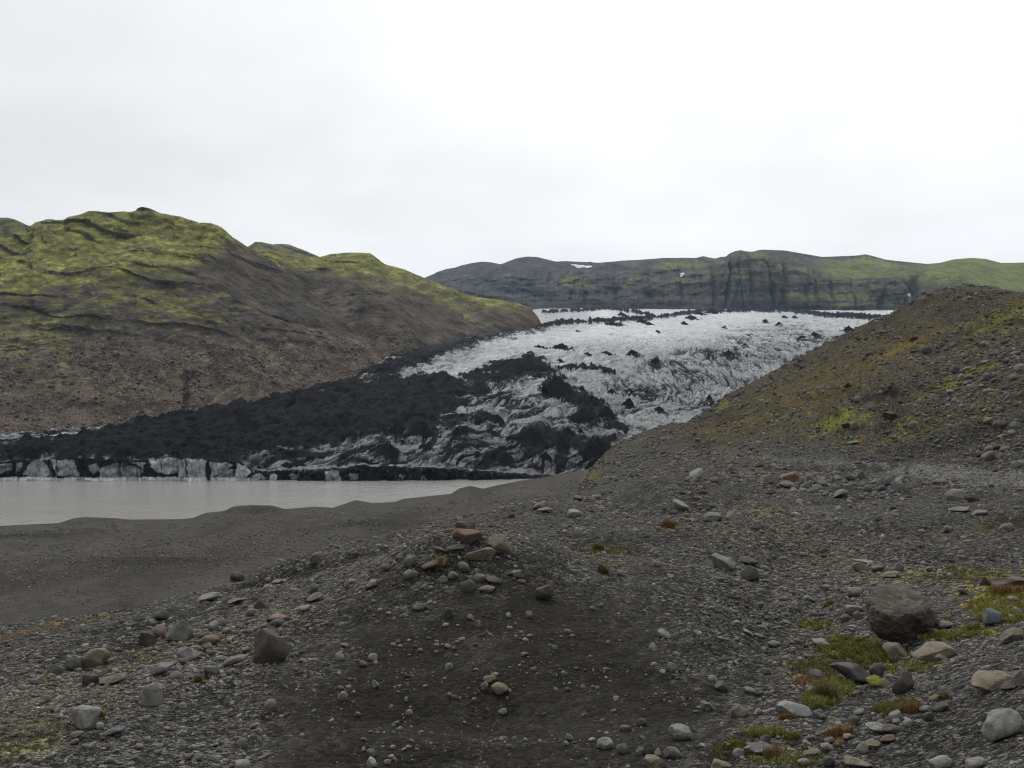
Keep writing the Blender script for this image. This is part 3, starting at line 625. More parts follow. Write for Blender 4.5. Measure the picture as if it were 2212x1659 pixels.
# exposed faces of the ice front
def z3(zx, zy): return (zx*.28, 831.7+zy*.28)
face = sstep(.6, 1.0, I.Q)*sstep(2.35, 2.0, I.Q)
facecol = np.full(px.shape, .085)
cpx, cpy = px+1.6*n2(px/7, py/6, 130), py+1.3*n2(px/8, py/5, 131)
for pts, v in (([(0, 600), (90, 590), (70, 660), (0, 690)], .16), ([(105, 595), (170, 600), (160, 645), (110, 690)], .2), ([(160, 690), (235, 580), (320, 575), (385, 695), (300, 720)], .36), ([(385, 575), (560, 585), (610, 700), (430, 700)], .30), ([(690, 620), (760, 600), (780, 640), (730, 690)], .22), ([(770, 650), (910, 600), (920, 725), (790, 715)], .24), ([(1000, 600), (1110, 595), (1090, 650)], .4), ([(930, 640), (1000, 620), (1090, 660), (1080, 720), (930, 725)], .19),
               ([(1125, 565), (1372, 572), (1370, 680), (1280, 692), (1190, 670)], .36), ([(1390, 575), (1447, 575), (1445, 735), (1380, 735)], .3), ([(1453, 575), (1585, 580), (1580, 735), (1453, 735)], .36), ([(1620, 600), (1740, 600), (1800, 620), (1700, 680), (1620, 730)], .3), ([(1740, 650), (1800, 650), (1800, 720), (1660, 725)], .2), ([(1830, 610), (1900, 620), (1940, 660), (1900, 720), (1815, 715)], .34),
               ([(1960, 690), (2010, 680), (2050, 730), (1940, 735)], .3), ([(2080, 690), (2120, 690), (2140, 735), (2070, 735)], .35), ([(2230, 690), (2290, 690), (2290, 735), (2230, 735)], .2), ([(2520, 660), (2600, 650), (2640, 740), (2520, 740)], .3), ([(2700, 680), (2760, 680), (2760, 730), (2700, 730)], .15), ([(3050, 690), (3100, 680), (3120, 740), (3060, 740)], .12), ([(3250, 700), (3300, 700), (3300, 740), (3250, 740)], .12)):
    w = sstep(-1.2, 1.6, sdpoly(cpx, cpy, [z3(*p) for p in pts]))
    facecol = facecol*(1-w)+v*w
wlw = sstep(-.9, .9, cpy-1031.5+1.6*n2(px/16, py*0, 133))*sstep(560, 520, px)
facecol = facecol*(1-wlw)+.72*wlw
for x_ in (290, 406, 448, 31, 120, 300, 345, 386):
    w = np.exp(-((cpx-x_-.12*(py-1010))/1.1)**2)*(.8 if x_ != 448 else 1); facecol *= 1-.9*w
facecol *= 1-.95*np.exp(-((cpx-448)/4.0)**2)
facecol *= .72+.5*np.clip(.5+n2(px/4, py/11, 134)+.4*n2(px/1.6, py/5, 135), 0, 1.2)
icec = np.clip(br*(.92+.16*n2(I.X/7, I.Y/19, 122)-.25*np.clip(m3, -.6, .6)*midz*(1-fall)+.18*fall*n2(wc/6, wb/30, 207))*(1-fall*np.clip(.85*crev+.26*patchy, 0, .85))*(1-(1-fall)*midz*.45*low_l)*(1-up*.3*np.maximum(u1*(1-patchy), u2*patchy)), .04, .8)
icec = icec*(1-face)+facecol*face
fdirt = sstep(.17, .07, facecol)*.75
dirt = dirt*(1-face)+fdirt*face
blue = np.clip((.5-icec)*.25, 0, .08)[..., None]
ic = icec[..., None]*np.array([.965, 1.0, 1.035])*(1+blue*np.array([-.5, 0, .45]))
I.finish()
M_ice = mat_glacier()
oi, me = loft_mesh('glacier', I, M_ice, kind='structure')
cattr(me, 'col', ic); attr(me, 'dirt', dirt); attr(me, 'fall', np.maximum(fall, .55*(1-fall)*midz))

# ------------------------------------------------------------------ hills
def hill_loft(x0, x1, ncol, base, crest, prof, rows, back=.12):
    """surface from a base line to a crest line, through a profile of (height fraction, distance fraction)"""
    PXc = np.linspace(x0, x1, ncol)
    bx, bt, bs = base; cx, ct, cs = crest
    bT = np.interp(PXc, bx, bt); cT = np.interp(PXc, cx, ct)
    bD = np.exp(smooth1(np.interp(PXc, bx, bs), 10)); cD = np.exp(smooth1(np.interp(PXc, cx, cs), 10))
    cs_ = [(PXc, (bT*bD-30)/(bD*.95), np.log(bD*.95))]
    for fh, fd in prof:
        cs_.append((PXc, bT+(cT-bT)*fh, np.log(bD+(cD-bD)*fd)))
    cs_.append((PXc, cT-.02-.25*np.abs(cT-bT)*.5, np.log(cD*(1+back))))
    cs_.append((PXc, (cT*cD*.2-40)/(cD*(1+back*4)), np.log(cD*(1+back*4))))
    return Loft(x0, x1, ncol, cs_, rows, smooth_t=1, smooth_d=0)

def strata(L, amp, sc, q0, q1, sd, ledge, terr=1.0):
    """ledges, gullies and crags worked into the slope"""
    P = np.stack([L.X, L.Y, L.Z], -1)
    w = sstep(q0-.3, q0+.3, L.Q)*sstep(q1, q1-.5, L.Q)
    f = fbm3(P/sc, sd+4, 5, .55)
    wz = L.Z+.10*L.X+ledge*(1.1*n2(L.X/(sc*2.2), L.Y/(sc*3), sd)+.5*n2(L.X/(sc*.7), L.Y/sc, sd+6))
    fr = wz/ledge; fr = fr-np.floor(fr)
    lens = sstep(.12, .6, n3(np.stack([L.X/(sc*1.5), L.Y/(sc*2.5), wz/ledge*.9], -1), sd+1)+.25)
    # riser at the top of each step: rock face; tread below it: vegetated shelf
    saw = np.where(fr < .55, fr/.55*.5, .5-(fr-.55)/.45*1.0)
    thick = .52+.34*np.clip(.5+1.2*n3(np.stack([L.X/(sc*.5), L.Y/sc, wz/ledge*.5], -1), sd+11), 0, 1)
    step = sstep(thick, thick+.1, fr)*sstep(1.0, .93, fr)*lens*np.clip(.7+.7*n3(P/9, sd+12), 0, 1)
    gx = L.X+.55*L.Z
    gul = ridge2(gx/(sc*.42)+.4*n2(L.X/(sc*.6), L.Z/(sc*.4), sd+5), L.Z/(sc*2.2), sd+3, 3)
    cr = fbm3(P/15, sd+9, 4, .6)
    L.Z += w*amp*(.42*f)
    L.Y += w*(ledge*.9*terr*saw*lens-amp*(.45*f+.16*gul+.16*cr))
    L.finish()
    return step*terr, f, gul

hb = [(-560, 990, 470), (-300, 985, 480), (0, 945, 500), (215, 929, 530), (330, 906, 550), (400, 890, 570), (470, 880, 590), (540, 877, 610), (620, 857, 640), (700, 836, 670), (760, 817, 700), (830, 774, 760), (870, 761, 800), (930, 748, 880), (1000, 736, 950), (1080, 722, 1080), (1165, 709, 1240), (1178, 706, 1260)]
hcA = [(-560, 610, 760), (-300, 570, 780), (-120, 545, 800), (0, 512, 810), (40, 498, 815), (65, 489, 820), (77, 479, 820), (104, 474, 820), (139, 476, 815), (151, 471.5, 815), (194, 460, 820), (216, 459, 820), (238, 463.6, 820), (288, 460.7, 820), (300, 455, 820), (313, 452, 820), (328, 455, 820), (346, 462, 822), (392, 468.6, 824), (432, 483, 826), (441, 481, 826), (454, 481, 828), (470, 486, 828), (482, 493, 830), (504, 514.7, 835), (529, 531, 840), (576, 556, 845), (605, 578, 845), (640, 606, 840), (690, 645, 820), (740, 690, 800), (790, 735, 780), (830, 778, 768), (870, 800, 800)]
A = hill_loft(-560, 872, 900, mk(*hb), mk(*hcA), [(0, 0), (.14, .10), (.34, .26), (.55, .42), (.72, .60), (.88, .84), (1, 1)], [16, 40, 70, 80, 70, 50, 40, 12, 8])
hcB = [(430, 600, 1000), (500, 570, 1010), (540, 546, 1020), (554, 541.7, 1020), (583, 540, 1030), (612, 547, 1040), (644, 552, 1060), (670, 556, 1080), (688, 556, 1090), (713, 549, 1100), (756, 546, 1110), (780, 545.5, 1115), (800, 548, 1120), (815, 558, 1125), (830, 570, 1130), (850, 575, 1140), (870, 580, 1150), (910, 597, 1180), (960, 617, 1220), (1000, 635, 1250), (1040, 642, 1280), (1080, 648, 1290), (1120, 655, 1300), (1145, 665, 1300), (1160, 680, 1290), (1168, 695, 1280), (1174, 706, 1275)]
hbB = [(430, 880, 860), (620, 857, 800), (700, 836, 790), (760, 815, 780), (830, 774, 770), (870, 761, 800), (930, 748, 880), (1000, 736, 950), (1080, 722, 1080), (1165, 709, 1240), (1178, 712, 1262)]
B = hill_loft(430, 1176, 620, mk(*hbB), mk(*hcB), [(0, 0), (.14, .09), (.36, .26), (.6, .48), (.82, .76), (1, 1)], [14, 34, 60, 60, 50, 40, 12, 8])
hcC = [(400, 560, 1900), (480, 550, 1900), (536, 531, 1900), (551, 522, 1900), (565, 522, 1900), (590, 529, 1920), (608, 525.5, 2000), (623, 527, 2000), (648, 538, 2000), (684, 554, 2000), (740, 580, 2000), (820, 620, 2000)]
Cc = hill_loft(400, 820, 240, mk((400, 700, 1500), (820, 720, 1500)), mk(*hcC), [(0, 0), (.4, .3), (.75, .7), (1, 1)], [6, 20, 40, 40, 10, 6])
hcD = [(-560, 520, 1300), (-200, 490, 1300), (-60, 474, 1300), (0, 471, 1300), (22, 473, 1300), (43, 480.5, 1300), (65, 490, 1300), (110, 520, 1300), (200, 600, 1300)]
Dd = hill_loft(-560, 200, 300, mk((-560, 760, 950), (200, 760, 950)), mk(*hcD), [(0, 0), (.4, .3), (.75, .7), (1, 1)], [6, 20, 40, 40, 10, 6])

ROCK, ROCKG, TAN, ASHC = np.array([.096, .077, .0585]), np.array([.08, .073, .065]), np.array([.165, .128, .09]), np.array([.016, .016, .018])
HM, HM2, HOL = np.array([.285, .29, .08]), np.array([.17, .172, .058]), np.array([.125, .113, .062])
def hill_paint(L, st, f, gul, mossf, name, tall=True, sd=0, grey=.5):
    PX, PY = L.PX, CY-F*L.Tf
    N = L.normals(); nz = N[..., 2]
    c = ROCK*(1-grey)+ROCKG*grey
    c = np.broadcast_to(c, PX.shape+(3,)).copy()
    v = fbm2(PX/40, PY/26, 200+sd, 4)
    c *= (1+.26*v+.16*np.clip(-gul+.6, -1, 1)+.14*n2(PX/5, PY/4, 201+sd))[..., None]
    def lay(w, k, s=1.0):
        w = (np.clip(w, 0, 1)*s)[..., None]; c[...] = c*(1-w)+np.asarray(k)*w
    return PX, PY, nz, c, lay
# --- main hill
st, f, gul = strata(A, 8.0, 52, 1.6, 7.2, 300, 10.5, sstep(820, 640, A.PY))
PX, PY, nz, c, lay = hill_paint(A, st, f, gul, None, 'A')
bound = np.interp(PX, [-560, 0, 60, 150, 250, 330, 390, 440, 500, 540, 580, 620], [660, 640, 632, 616, 600, 594, 592, 562, 534, 530, 540, 555])
mz = sstep(26, -34, PY-bound+26*fbm2(PX/60, PY/22, 210, 4))
lm = sstep(.1, .6, 1-ell(PX, PY, 70, 720, 200, 70, -10)+.9*fbm2(PX/50, PY/14, 211, 4))*.5
lm2 = sstep(.0, .5, 1-ell(PX, PY, 330, 650, 200, 40, 10)+.9*fbm2(PX/50, PY/14, 212, 4))*.55
lay(sstep(560, 680, PY)*sstep(820, 700, PY), ROCKG, .5)
lay(sstep(-.15, .45, fbm2(PX/90, PY/30, 213, 4))*sstep(690, 800, PY), ROCK*1.25, .6)
led = nz-.42*st+.10*n2(PX/9, PY/3.6, 214)
mm = mz*sstep(.34, .68, led)
lay(np.maximum(mz*.62, lm2*.4), HOL, .75)
k = sstep(-.3, .6, fbm2(PX/36, PY/10, 215, 4))[..., None]
mcol = HM*k+HM2*(1-k)
w = np.clip(np.maximum(mm, np.maximum(lm, lm2)*sstep(.40, .72, led)), 0, 1)
mt = .68+.32*sstep(-.35, .4, fbm2(PX/6, PY/3, 224, 3))
mcol = mcol*(.72+.5*np.clip(.5+fbm2(PX/14, PY/6, 225, 3), 0, 1))[..., None]
c[...] = c*(1-(mt*w)[..., None])+mcol*(mt*w)[..., None]
crag = sstep(.25, .6, st+.3*n2(PX/7, PY/3, 216))
lay(crag*np.clip(mz+.2, 0, 1), ROCKG*1.0, .6)
tb = (sstep(.25, .6, fbm2(PX/20, PY/13, 217, 4)+.55*np.exp(-ell(PX, PY, 560, 740, 200, 45, 3)**2)+.35*np.exp(-ell(PX, PY, 200, 830, 260, 36, 0)**2)-.25))*sstep(670, 730, PY)
lay(tb, TAN, .8)
fl = sstep(.32, .42, n2(PX/4.2, PY/3.2, 218)+.25*n2(PX/24, PY/14, 219))*sstep(690, 760, PY)
lay(fl, TAN*1.3, .75)
ashw = sstep(.0, .5, 1-ell(PX, PY, 402, 855, 9, 40, 4)+.35*n2(PX/7, PY/8, 220))+.8*sstep(.1, .6, 1-ell(PX, PY, 470, 815, 40, 34, 30)+.7*fbm2(PX/14, PY/14, 221, 3))*.6+.8*sstep(0, .5, 1-ell(PX, PY, 408, 812, 22, 14, 0)+.5*n2(PX/9, PY/9, 222))
lay(ashw, ASHC, .9)
lay(sstep(.1, .6, 1-ell(PX, PY, 458, 642, 22, 16, 20)+.5*n2(PX/7, PY/5, 223)), TAN*1.1, .55)
M_hill = mat_hill('mossy hillside', .05, 3.0)
o, me = loft_mesh('hill', A, M_hill, kind='structure'); cattr(me, 'col', c)
# --- spur beyond it
st, f, gul = strata(B, 8.0, 52, 1.6, 6.2, 330, 11., sstep(720, 600, B.PY))
PX, PY, nz, c, lay = hill_paint(B, st, f, gul, None, 'B', sd=30)
bound = np.interp(PX, [430, 540, 600, 650, 690, 740, 790, 830, 870, 930, 1000, 1040, 1100, 1180], [580, 580, 582, 578, 585, 592, 600, 605, 612, 628, 650, 660, 668, 690])
mz = sstep(14, -18, PY-bound+16*fbm2(PX/40, PY/16, 230, 4))
strk = sstep(.1, .6, 1-ell(PX, PY, 985, 665, 90, 14, 32)+.8*fbm2(PX/30, PY/12, 231, 4))*.8+sstep(.1, .6, 1-ell(PX, PY, 830, 620, 80, 18, 22)+.8*fbm2(PX/30, PY/12, 232, 4))*.4
led = nz-.35*st+.10*n2(PX/9, PY/3.6, 234)
lay(np.maximum(mz*.6, strk*.3), HOL, .7)
w = np.clip(np.maximum(mz*sstep(.36, .7, led), strk*.8), 0, 1)
k = sstep(-.3, .6, fbm2(PX/30, PY/10, 235, 4))[..., None]
mt = .68+.32*sstep(-.35, .4, fbm2(PX/6, PY/3, 244, 3)); w = w*mt
c[...] = c*(1-.95*w[..., None])+(HM*k+HM2*(1-k))*.95*w[..., None]
lay(sstep(1050, 1130, PX)*sstep(655, 680, PY), np.array([.105, .082, .058]), .8)
tb = sstep(.2, .6, fbm2(PX/20, PY/13, 237, 4)+.4*np.exp(-ell(PX, PY, 700, 760, 160, 50, -10)**2)-.25)*sstep(690, 740, PY)
lay(tb, TAN, .55)
lay(sstep(.32, .42, n2(PX/4.2, PY/3.2, 238)+.25*n2(PX/24, PY/14, 239))*sstep(690, 740, PY)*sstep(900, 800, PX), TAN*1.1, .5)
lay(sstep(20, 0, np.interp(PX, [830, 1000, 1165], [774, 736, 709])-PY+8*n2(PX/14, PY/8, 240))*sstep(820, 860, PX)*sstep(1130, 1080, PX), ASHC*1.6, .7)
o, me = loft_mesh('hill', B, M_hill, kind='structure'); cattr(me, 'col', c)
for L, sd in ((Cc, 360), (Dd, 380)):
    st, f, gul = strata(L, 12., 90, 1.6, 4.2, sd, 22.)
    PX, PY, nz, c, lay = hill_paint(L, st, f, gul, None, 'C', sd=sd)
    w = sstep(-.35, .35, fbm2(PX/24, PY/9, sd+9, 4)+.2+.8*(nz-.75))
    lay(w, HM2*.8+HOL*.2, .8)
    o, me = loft_mesh('hill', L, M_hill, kind='structure'); cattr(me, 'col', c)
# --- far wall of cliffs
fb = [(700, 640, 2500), (900, 655, 2550), (1140, 668, 2600), (1300, 669, 2620), (1500, 671, 2620), (1700, 673, 2600), (1960, 674, 2550), (2300, 676, 2500), (2800, 680, 2450)]
sky = [(700, 640, 3300), (860, 622, 3300), (917, 600, 3300), (963, 581, 3300), (997, 577, 3300), (1040, 573.5, 3300), (1083, 570.5, 3300), (1115, 558, 3300), (1138, 554, 3300), (1160, 555, 3300), (1201, 565, 3300), (1221, 564, 3300), (1294, 567.5, 3300), (1346, 563, 3300), (1384, 561, 3300), (1435, 557, 3300), (1512, 557, 3300), (1544, 561, 3250), (1570, 561, 3200), (1575, 555, 3150), (1597, 547, 3150), (1629, 544, 3200), (1645, 539, 3250), (1696, 541, 3350), (1776, 555, 3400), (1850, 552, 3400), (1869, 549, 3400), (1882, 552, 3400), (1914, 561, 3450), (1952, 565, 3500), (2003, 570, 3500), (2029, 568, 3400), (2061, 560, 3350), (2099, 557, 3300), (2128, 559, 3300), (2163, 568, 3300), (2212, 567, 3250), (2400, 560, 3250), (2800, 580, 3250)]
top = [(700, 645, 2700), (900, 622, 2800), (1000, 600, 2850), (1140, 590, 2900), (1300, 592, 2900), (1430, 585, 2900), (1540, 575, 2850), (1570, 563, 2780), (1600, 552, 2740), (1640, 558, 2730), (1690, 574, 2730), (1740, 592, 2720), (1760, 596, 2715), (1830, 612, 2700), (1880, 609, 2700), (1950, 606, 2700), (1972, 618, 2760), (1985, 628, 2830), (1998, 615, 2760), (2012, 602, 2700), (2060, 606, 2680), (2120, 620, 2660), (2212, 640, 2640), (2800, 650, 2600)]
ext = [(x, None, d*1.15, ((CY-y)/F)*d-120) for x, y, d in sky]
Fc = Loft(700, 2800, 1100, [mk(*[(x, None, d*.97, (CY-y)/F*d-40) for x, y, d in fb]), mk(*fb), mk(*top), mk(*[(x, (yt*.45+ys*.55), 3000) for (x, ys, _), yt in zip(sky, np.interp([s[0] for s in sky], [t[0] for t in top], [t[1] for t in top]))]), mk(*sky), mk(*ext)], [8, 90, 50, 40, 10], smooth_t=1, smooth_d=3)
P = np.stack([Fc.X, Fc.Y, Fc.Z], -1)
w = sstep(1.0, 1.25, Fc.Q)*sstep(4., 3.6, Fc.Q)
clf = sstep(2.25, 1.9, Fc.Q)*w
but = ridge2(Fc.X/90+.15*n2(Fc.X/60, Fc.Z/60, 401), Fc.Z/600, 402, 4, .6)
stt = n3(np.stack([Fc.X/260, Fc.Y/300, Fc.Z/26], -1), 403)+.5*n3(np.stack([Fc.X/90, Fc.Y/200, Fc.Z/11], -1), 404)
ff = fbm3(P/110, 405, 5, .55)
Fc.Y -= clf*(20*but+13*stt+26*ff)
Fc.Z += (w-clf)*(9*ff+6*ridge2(Fc.X/120, Fc.Y/180, 406, 3))*sstep(4, 3.0, Fc.Q)
# the gorge the waterfall drops out of
for x_, w_, a_ in ((1573, 4, 60), (1601, 3, 30), (1622, 3, 25), (1661, 3, 35), (1694, 7, 70), (1743, 5, 45), (1762, 3, 30), (1800, 4, 40), (1842, 4, 35), (1905, 5, 45), (1540, 5, 40), (1470, 6, 35), (1405, 6, 40), (1330, 6, 35), (1260, 7, 40), (1190, 6, 35)):
    Fc.Y += .6*a_*clf*np.exp(-((Fc.PX-x_+(Fc.PY-620)*(.12 if a_ > 40 else -.1)+3*n2(Fc.PX*0+x_, Fc.PY/9, 430))/w_)**2)
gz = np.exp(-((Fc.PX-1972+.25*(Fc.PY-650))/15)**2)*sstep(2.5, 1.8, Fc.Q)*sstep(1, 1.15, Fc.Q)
Fc.Y += 90*gz
Fc.finish()
PX, PY = Fc.PX, CY-F*Fc.Tf
nz = Fc.normals()[..., 2]
lf = sstep(1600, 1200, PX)[..., None]
c = (np.array([.108, .095, .078])*(1-lf)+np.array([.082, .082, .083])*lf)*(1+.3*fbm2(PX/30, PY/16, 410, 4))[..., None]
def lay2(w, k, s=1.):
    global c
    w = (np.clip(w, 0, 1)*s)[..., None]; c = c*(1-w)+np.asarray(k)*w
GM = np.array([.165, .18, .05]); GM2 = np.array([.125, .13, .045])
led = nz+.10*n2(PX/5, PY/2.5, 411)
lay2(sstep(1730, 1800, PX)*sstep(-.5, .3, fbm2(PX/40, PY/10, 412, 4)+.25)*sstep(2.0, 2.2, Fc.Q)*sstep(3.9, 3.0, Fc.Q), GM, .85)
lay2(sstep(1450, 1700, PX)*sstep(-.3, .3, fbm2(PX/16, PY/8, 413, 4)+.5*(nz-.45))*clf, GM2, .75)
lay2(sstep(1750, 1950, PX)*sstep(-.05, .4, -stt)*clf, GM2, .5)
lay2(sstep(1640, 1700, PX)*sstep(3.2, 3.6, Fc.Q)*sstep(2000, 1940, PX)*sstep(.05, -.25, fbm2(PX/50, PY/14, 418, 3)-.25), (.05, .05, .046), .85)
lay2(sstep(1995, 2015, PX)*sstep(-.6, .2, fbm2(PX/40, PY/8, 414, 4)+.4)*sstep(1.6, 2.0, Fc.Q), GM, .9)
for e in ((1475, 572, 42, 10), (1440, 575, 25, 12), (1635, 553, 28, 8, 20), (1690, 600, 12, 40), (1700, 640, 20, 14), (1880, 563, 60, 12, 8), (1455, 610, 26, 10, -35), (1350, 615, 30, 10, -35), (1240, 610, 50, 14, 10), (1440, 632, 14, 7), (1600, 580, 8, 16), (1570, 590, 5, 18), (1830, 640, 60, 12), (1780, 640, 40, 10, 20), (1850, 660, 80, 6), (1740, 655, 22, 10, -60)):
    lay2(sstep(.0, .6, 1-ell(PX, PY, *e)+.8*fbm2(PX/10, PY/7, int(e[0]), 3)), GM, .75)
lay2(sstep(.2, .7, ridge2(PX/9+.3*n2(PX/12, PY/12, 431), PY/90, 432, 2)-.6)*clf, np.array([.035, .035, .037]), .45)  # gully shade painted into the cliff colour as dark vertical streaks
lay2(sstep(.1, .5, n2(PX/60, PY/3.2, 433)+.4*n2(PX/14, PY/2, 434))*clf*sstep(1500, 1600, PX), np.array([.045, .043, .04]), .5)
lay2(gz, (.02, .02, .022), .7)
lay2(sstep(1.35, 1.05, Fc.Q+.1*n2(PX/12, PY, 420))*sstep(1.0, 1.05, Fc.Q), (.055, .053, .05), .8)
M_far = mat_hill('distant cliffs', .012, 10.)
o, me = loft_mesh('cliffs', Fc, M_far, kind='structure'); cattr(me, 'col', c)
hE = hill_loft(860, 1200, 120, mk((860, 640, 3700), (1200, 640, 3700)), mk((860, 620, 4000), (950, 590, 4000), (997, 573, 4000), (1020, 568, 4000), (1042, 565, 4000), (1060, 566.5, 4000), (1083, 571, 4000), (1130, 580, 4000), (1200, 600, 4000)), [(0, 0), (.5, .4), (1, 1)], [4, 20, 30, 8, 4])
hE.finish()
o, me = loft_mesh('hill', hE, M_far, kind='structure'); cattr(me, 'col', np.broadcast_to(np.array([.075, .075, .06]), hE.T.shape+(3,)))

# ------------------------------------------------------------------ ash mounds standing on the glacier
M_ash = mat_ash()
def ash_mound(x, y, w, h, label, group=None, lean=0.0, peaks=1, sharp=1.0, seed=0):
    d = I.hit(x, y)
    W = w*d/F*.52; H = h*d/F*.74; Dp = W*.6
    nu, nr = 56, 20
    r = np.random.default_rng(seed+900)
    th = np.linspace(0, 2*math.pi, nu, endpoint=False)[:, None]; q = np.linspace(0, 1, nr)[None, :]
    rad = 1+.34*n2(2*np.cos(th)+seed, 2*np.sin(th)+seed*1.7, 5)+.22*n2(5*np.cos(th)+seed, 5*np.sin(th), 6)
    X = np.cos(th)*q*rad; Y = np.sin(th)*q*rad
    hh = np.clip(1-q, 0, 1)**sharp*np.ones_like(th)
    if peaks > 1:
        for k in range(peaks):
            cx, cy, a = r.uniform(-.75, .75), r.uniform(-.4, .4), r.uniform(.35, .75)
            hh = np.maximum(hh*(.92 if k else .95), a*np.clip(1-np.hypot(X-cx, (Y-cy))/r.uniform(.35, .6), 0, 1))
    lean_x = lean*hh
    nz_ = ridge2(X*4+seed, Y*3, 31+seed, 3, .6)*.13+fbm2(X*7+seed*3, Y*6, 32, 3, .6)*.10
    hh = hh+nz_*1.5*np.clip((1-q)*3, 0, 1)*(.4+hh)
    hh[:, 0] = hh[:, 0].mean()
    ox = x+0.0; u = (ox-CX)/F
    cx_, cy_ = u*(d+Dp*.8), d+Dp*.8
    z0 = np.minimum(I.zat(cx_, cy_), I.zat(u*d, d)+.25*H)
    PXm = (X+lean_x)*W; PYm = Y*Dp
    gz_ = I.zmany((cx_+PXm).ravel(), (cy_+PYm).ravel()).reshape(PXm.shape)
    base = gz_*.8+(z0)*.2
    Z = np.maximum(base*np.clip(q*1.2, 0, 1)+z0*np.clip(1-q*1.2, 0, 1), z0-.4*H)+hh*H-q*q*.35-.1
    V = np.stack([PXm, PYm, Z-z0], -1).reshape(-1, 3)
    i = np.arange(nu*nr).reshape(nu, nr); j = np.roll(i, -1, 0)
    f4 = np.stack([i[:, :-1], i[:, 1:], j[:, 1:], j[:, :-1]], -1).reshape(-1, 4)
    me = fast_mesh('ash_mound', V, 4, f4)
    o = link('ash_mound', me, M_ash, label=label, category='ash mound', group=group)
    o.location = (cx_, cy_, z0)
    return o
for k, m_ in enumerate(MND):
    (x, y), w, h, lb, ln = m_[:5]
    kk = 1 if k < 9 or k in (21, 22, 23) else .8
    ash_mound(x, y, w*.32*kk, h*.32*kk*(1 if kk == 1 else .85), lb, GR1, ln, m_[5], m_[6] if len(m_) > 6 else 1.0, k)
for k, (x, y, w, h) in enumerate(SMALL_UP):
    ash_mound(x, y, w*.3, h*.27, 'small black ash cone on the bright upper ice of the glacier', 'small ash cones on the upper ice', random.uniform(-.5, .5), 1+k % 3, random.uniform(.7, 1.1), 50+k)
for k, (x, y, w, h) in enumerate(SMALL_LO):
    ash_mound(x, y, w*.32, h*.32, 'small black ash cone on the dirty lower ice of the glacier', 'small ash cones on the lower ice', random.uniform(-.4, .4), 1 + (k % 3), random.uniform(.6, .95), 80+k)
for k, (x, y, w, h) in enumerate([(150, 990, 40, 9), (215, 992, 26, 8), (295, 991, 34, 13), (340, 987, 36, 12), (430, 985, 22, 8), (485, 995, 52, 14), (420, 962, 30, 14), (365, 962, 26, 11), (95, 966, 26, 8), (640, 1006, 44, 15), (618, 1009, 22, 10), (560, 1012, 14, 6), (520, 965, 40, 12)]):
    ash_mound(x, y, w, h, 'small black ash heap along the brink of the ice cliff above the lake', 'ash heaps above the ice cliff', 0, 2, .7, 120+k)

# ------------------------------------------------------------------ rocks
_bm = bmesh.new(); bmesh.ops.create_icosphere(_bm, subdivisions=4, radius=1)
ICO4 = np.array([v.co[:] for v in _bm.verts]); ICO4F = np.array([[v.index for v in f.verts] for f in _bm.faces]); _bm.free()
_bm = bmesh.new(); bmesh.ops.create_icosphere(_bm, subdivisions=3, radius=1)
ICO3 = np.array([v.co[:] for v in _bm.verts]); ICO3F = np.array([[v.index for v in f.verts] for f in _bm.faces]); _bm.free()
_bm = bmesh.new(); bmesh.ops.create_icosphere(_bm, subdivisions=2, radius=1)
ICO2 = np.array([v.co[:] for v in _bm.verts]); ICO2F = np.array([[v.index for v in f.verts] for f in _bm.faces]); _bm.free()
_bm = bmesh.new(); bmesh.ops.create_icosphere(_bm, subdivisions=1, radius=1)
ICO1 = np.array([v.co[:] for v in _bm.verts]); ICO1F = np.array([[v.index for v in f.verts] for f in _bm.faces]); _bm.free()

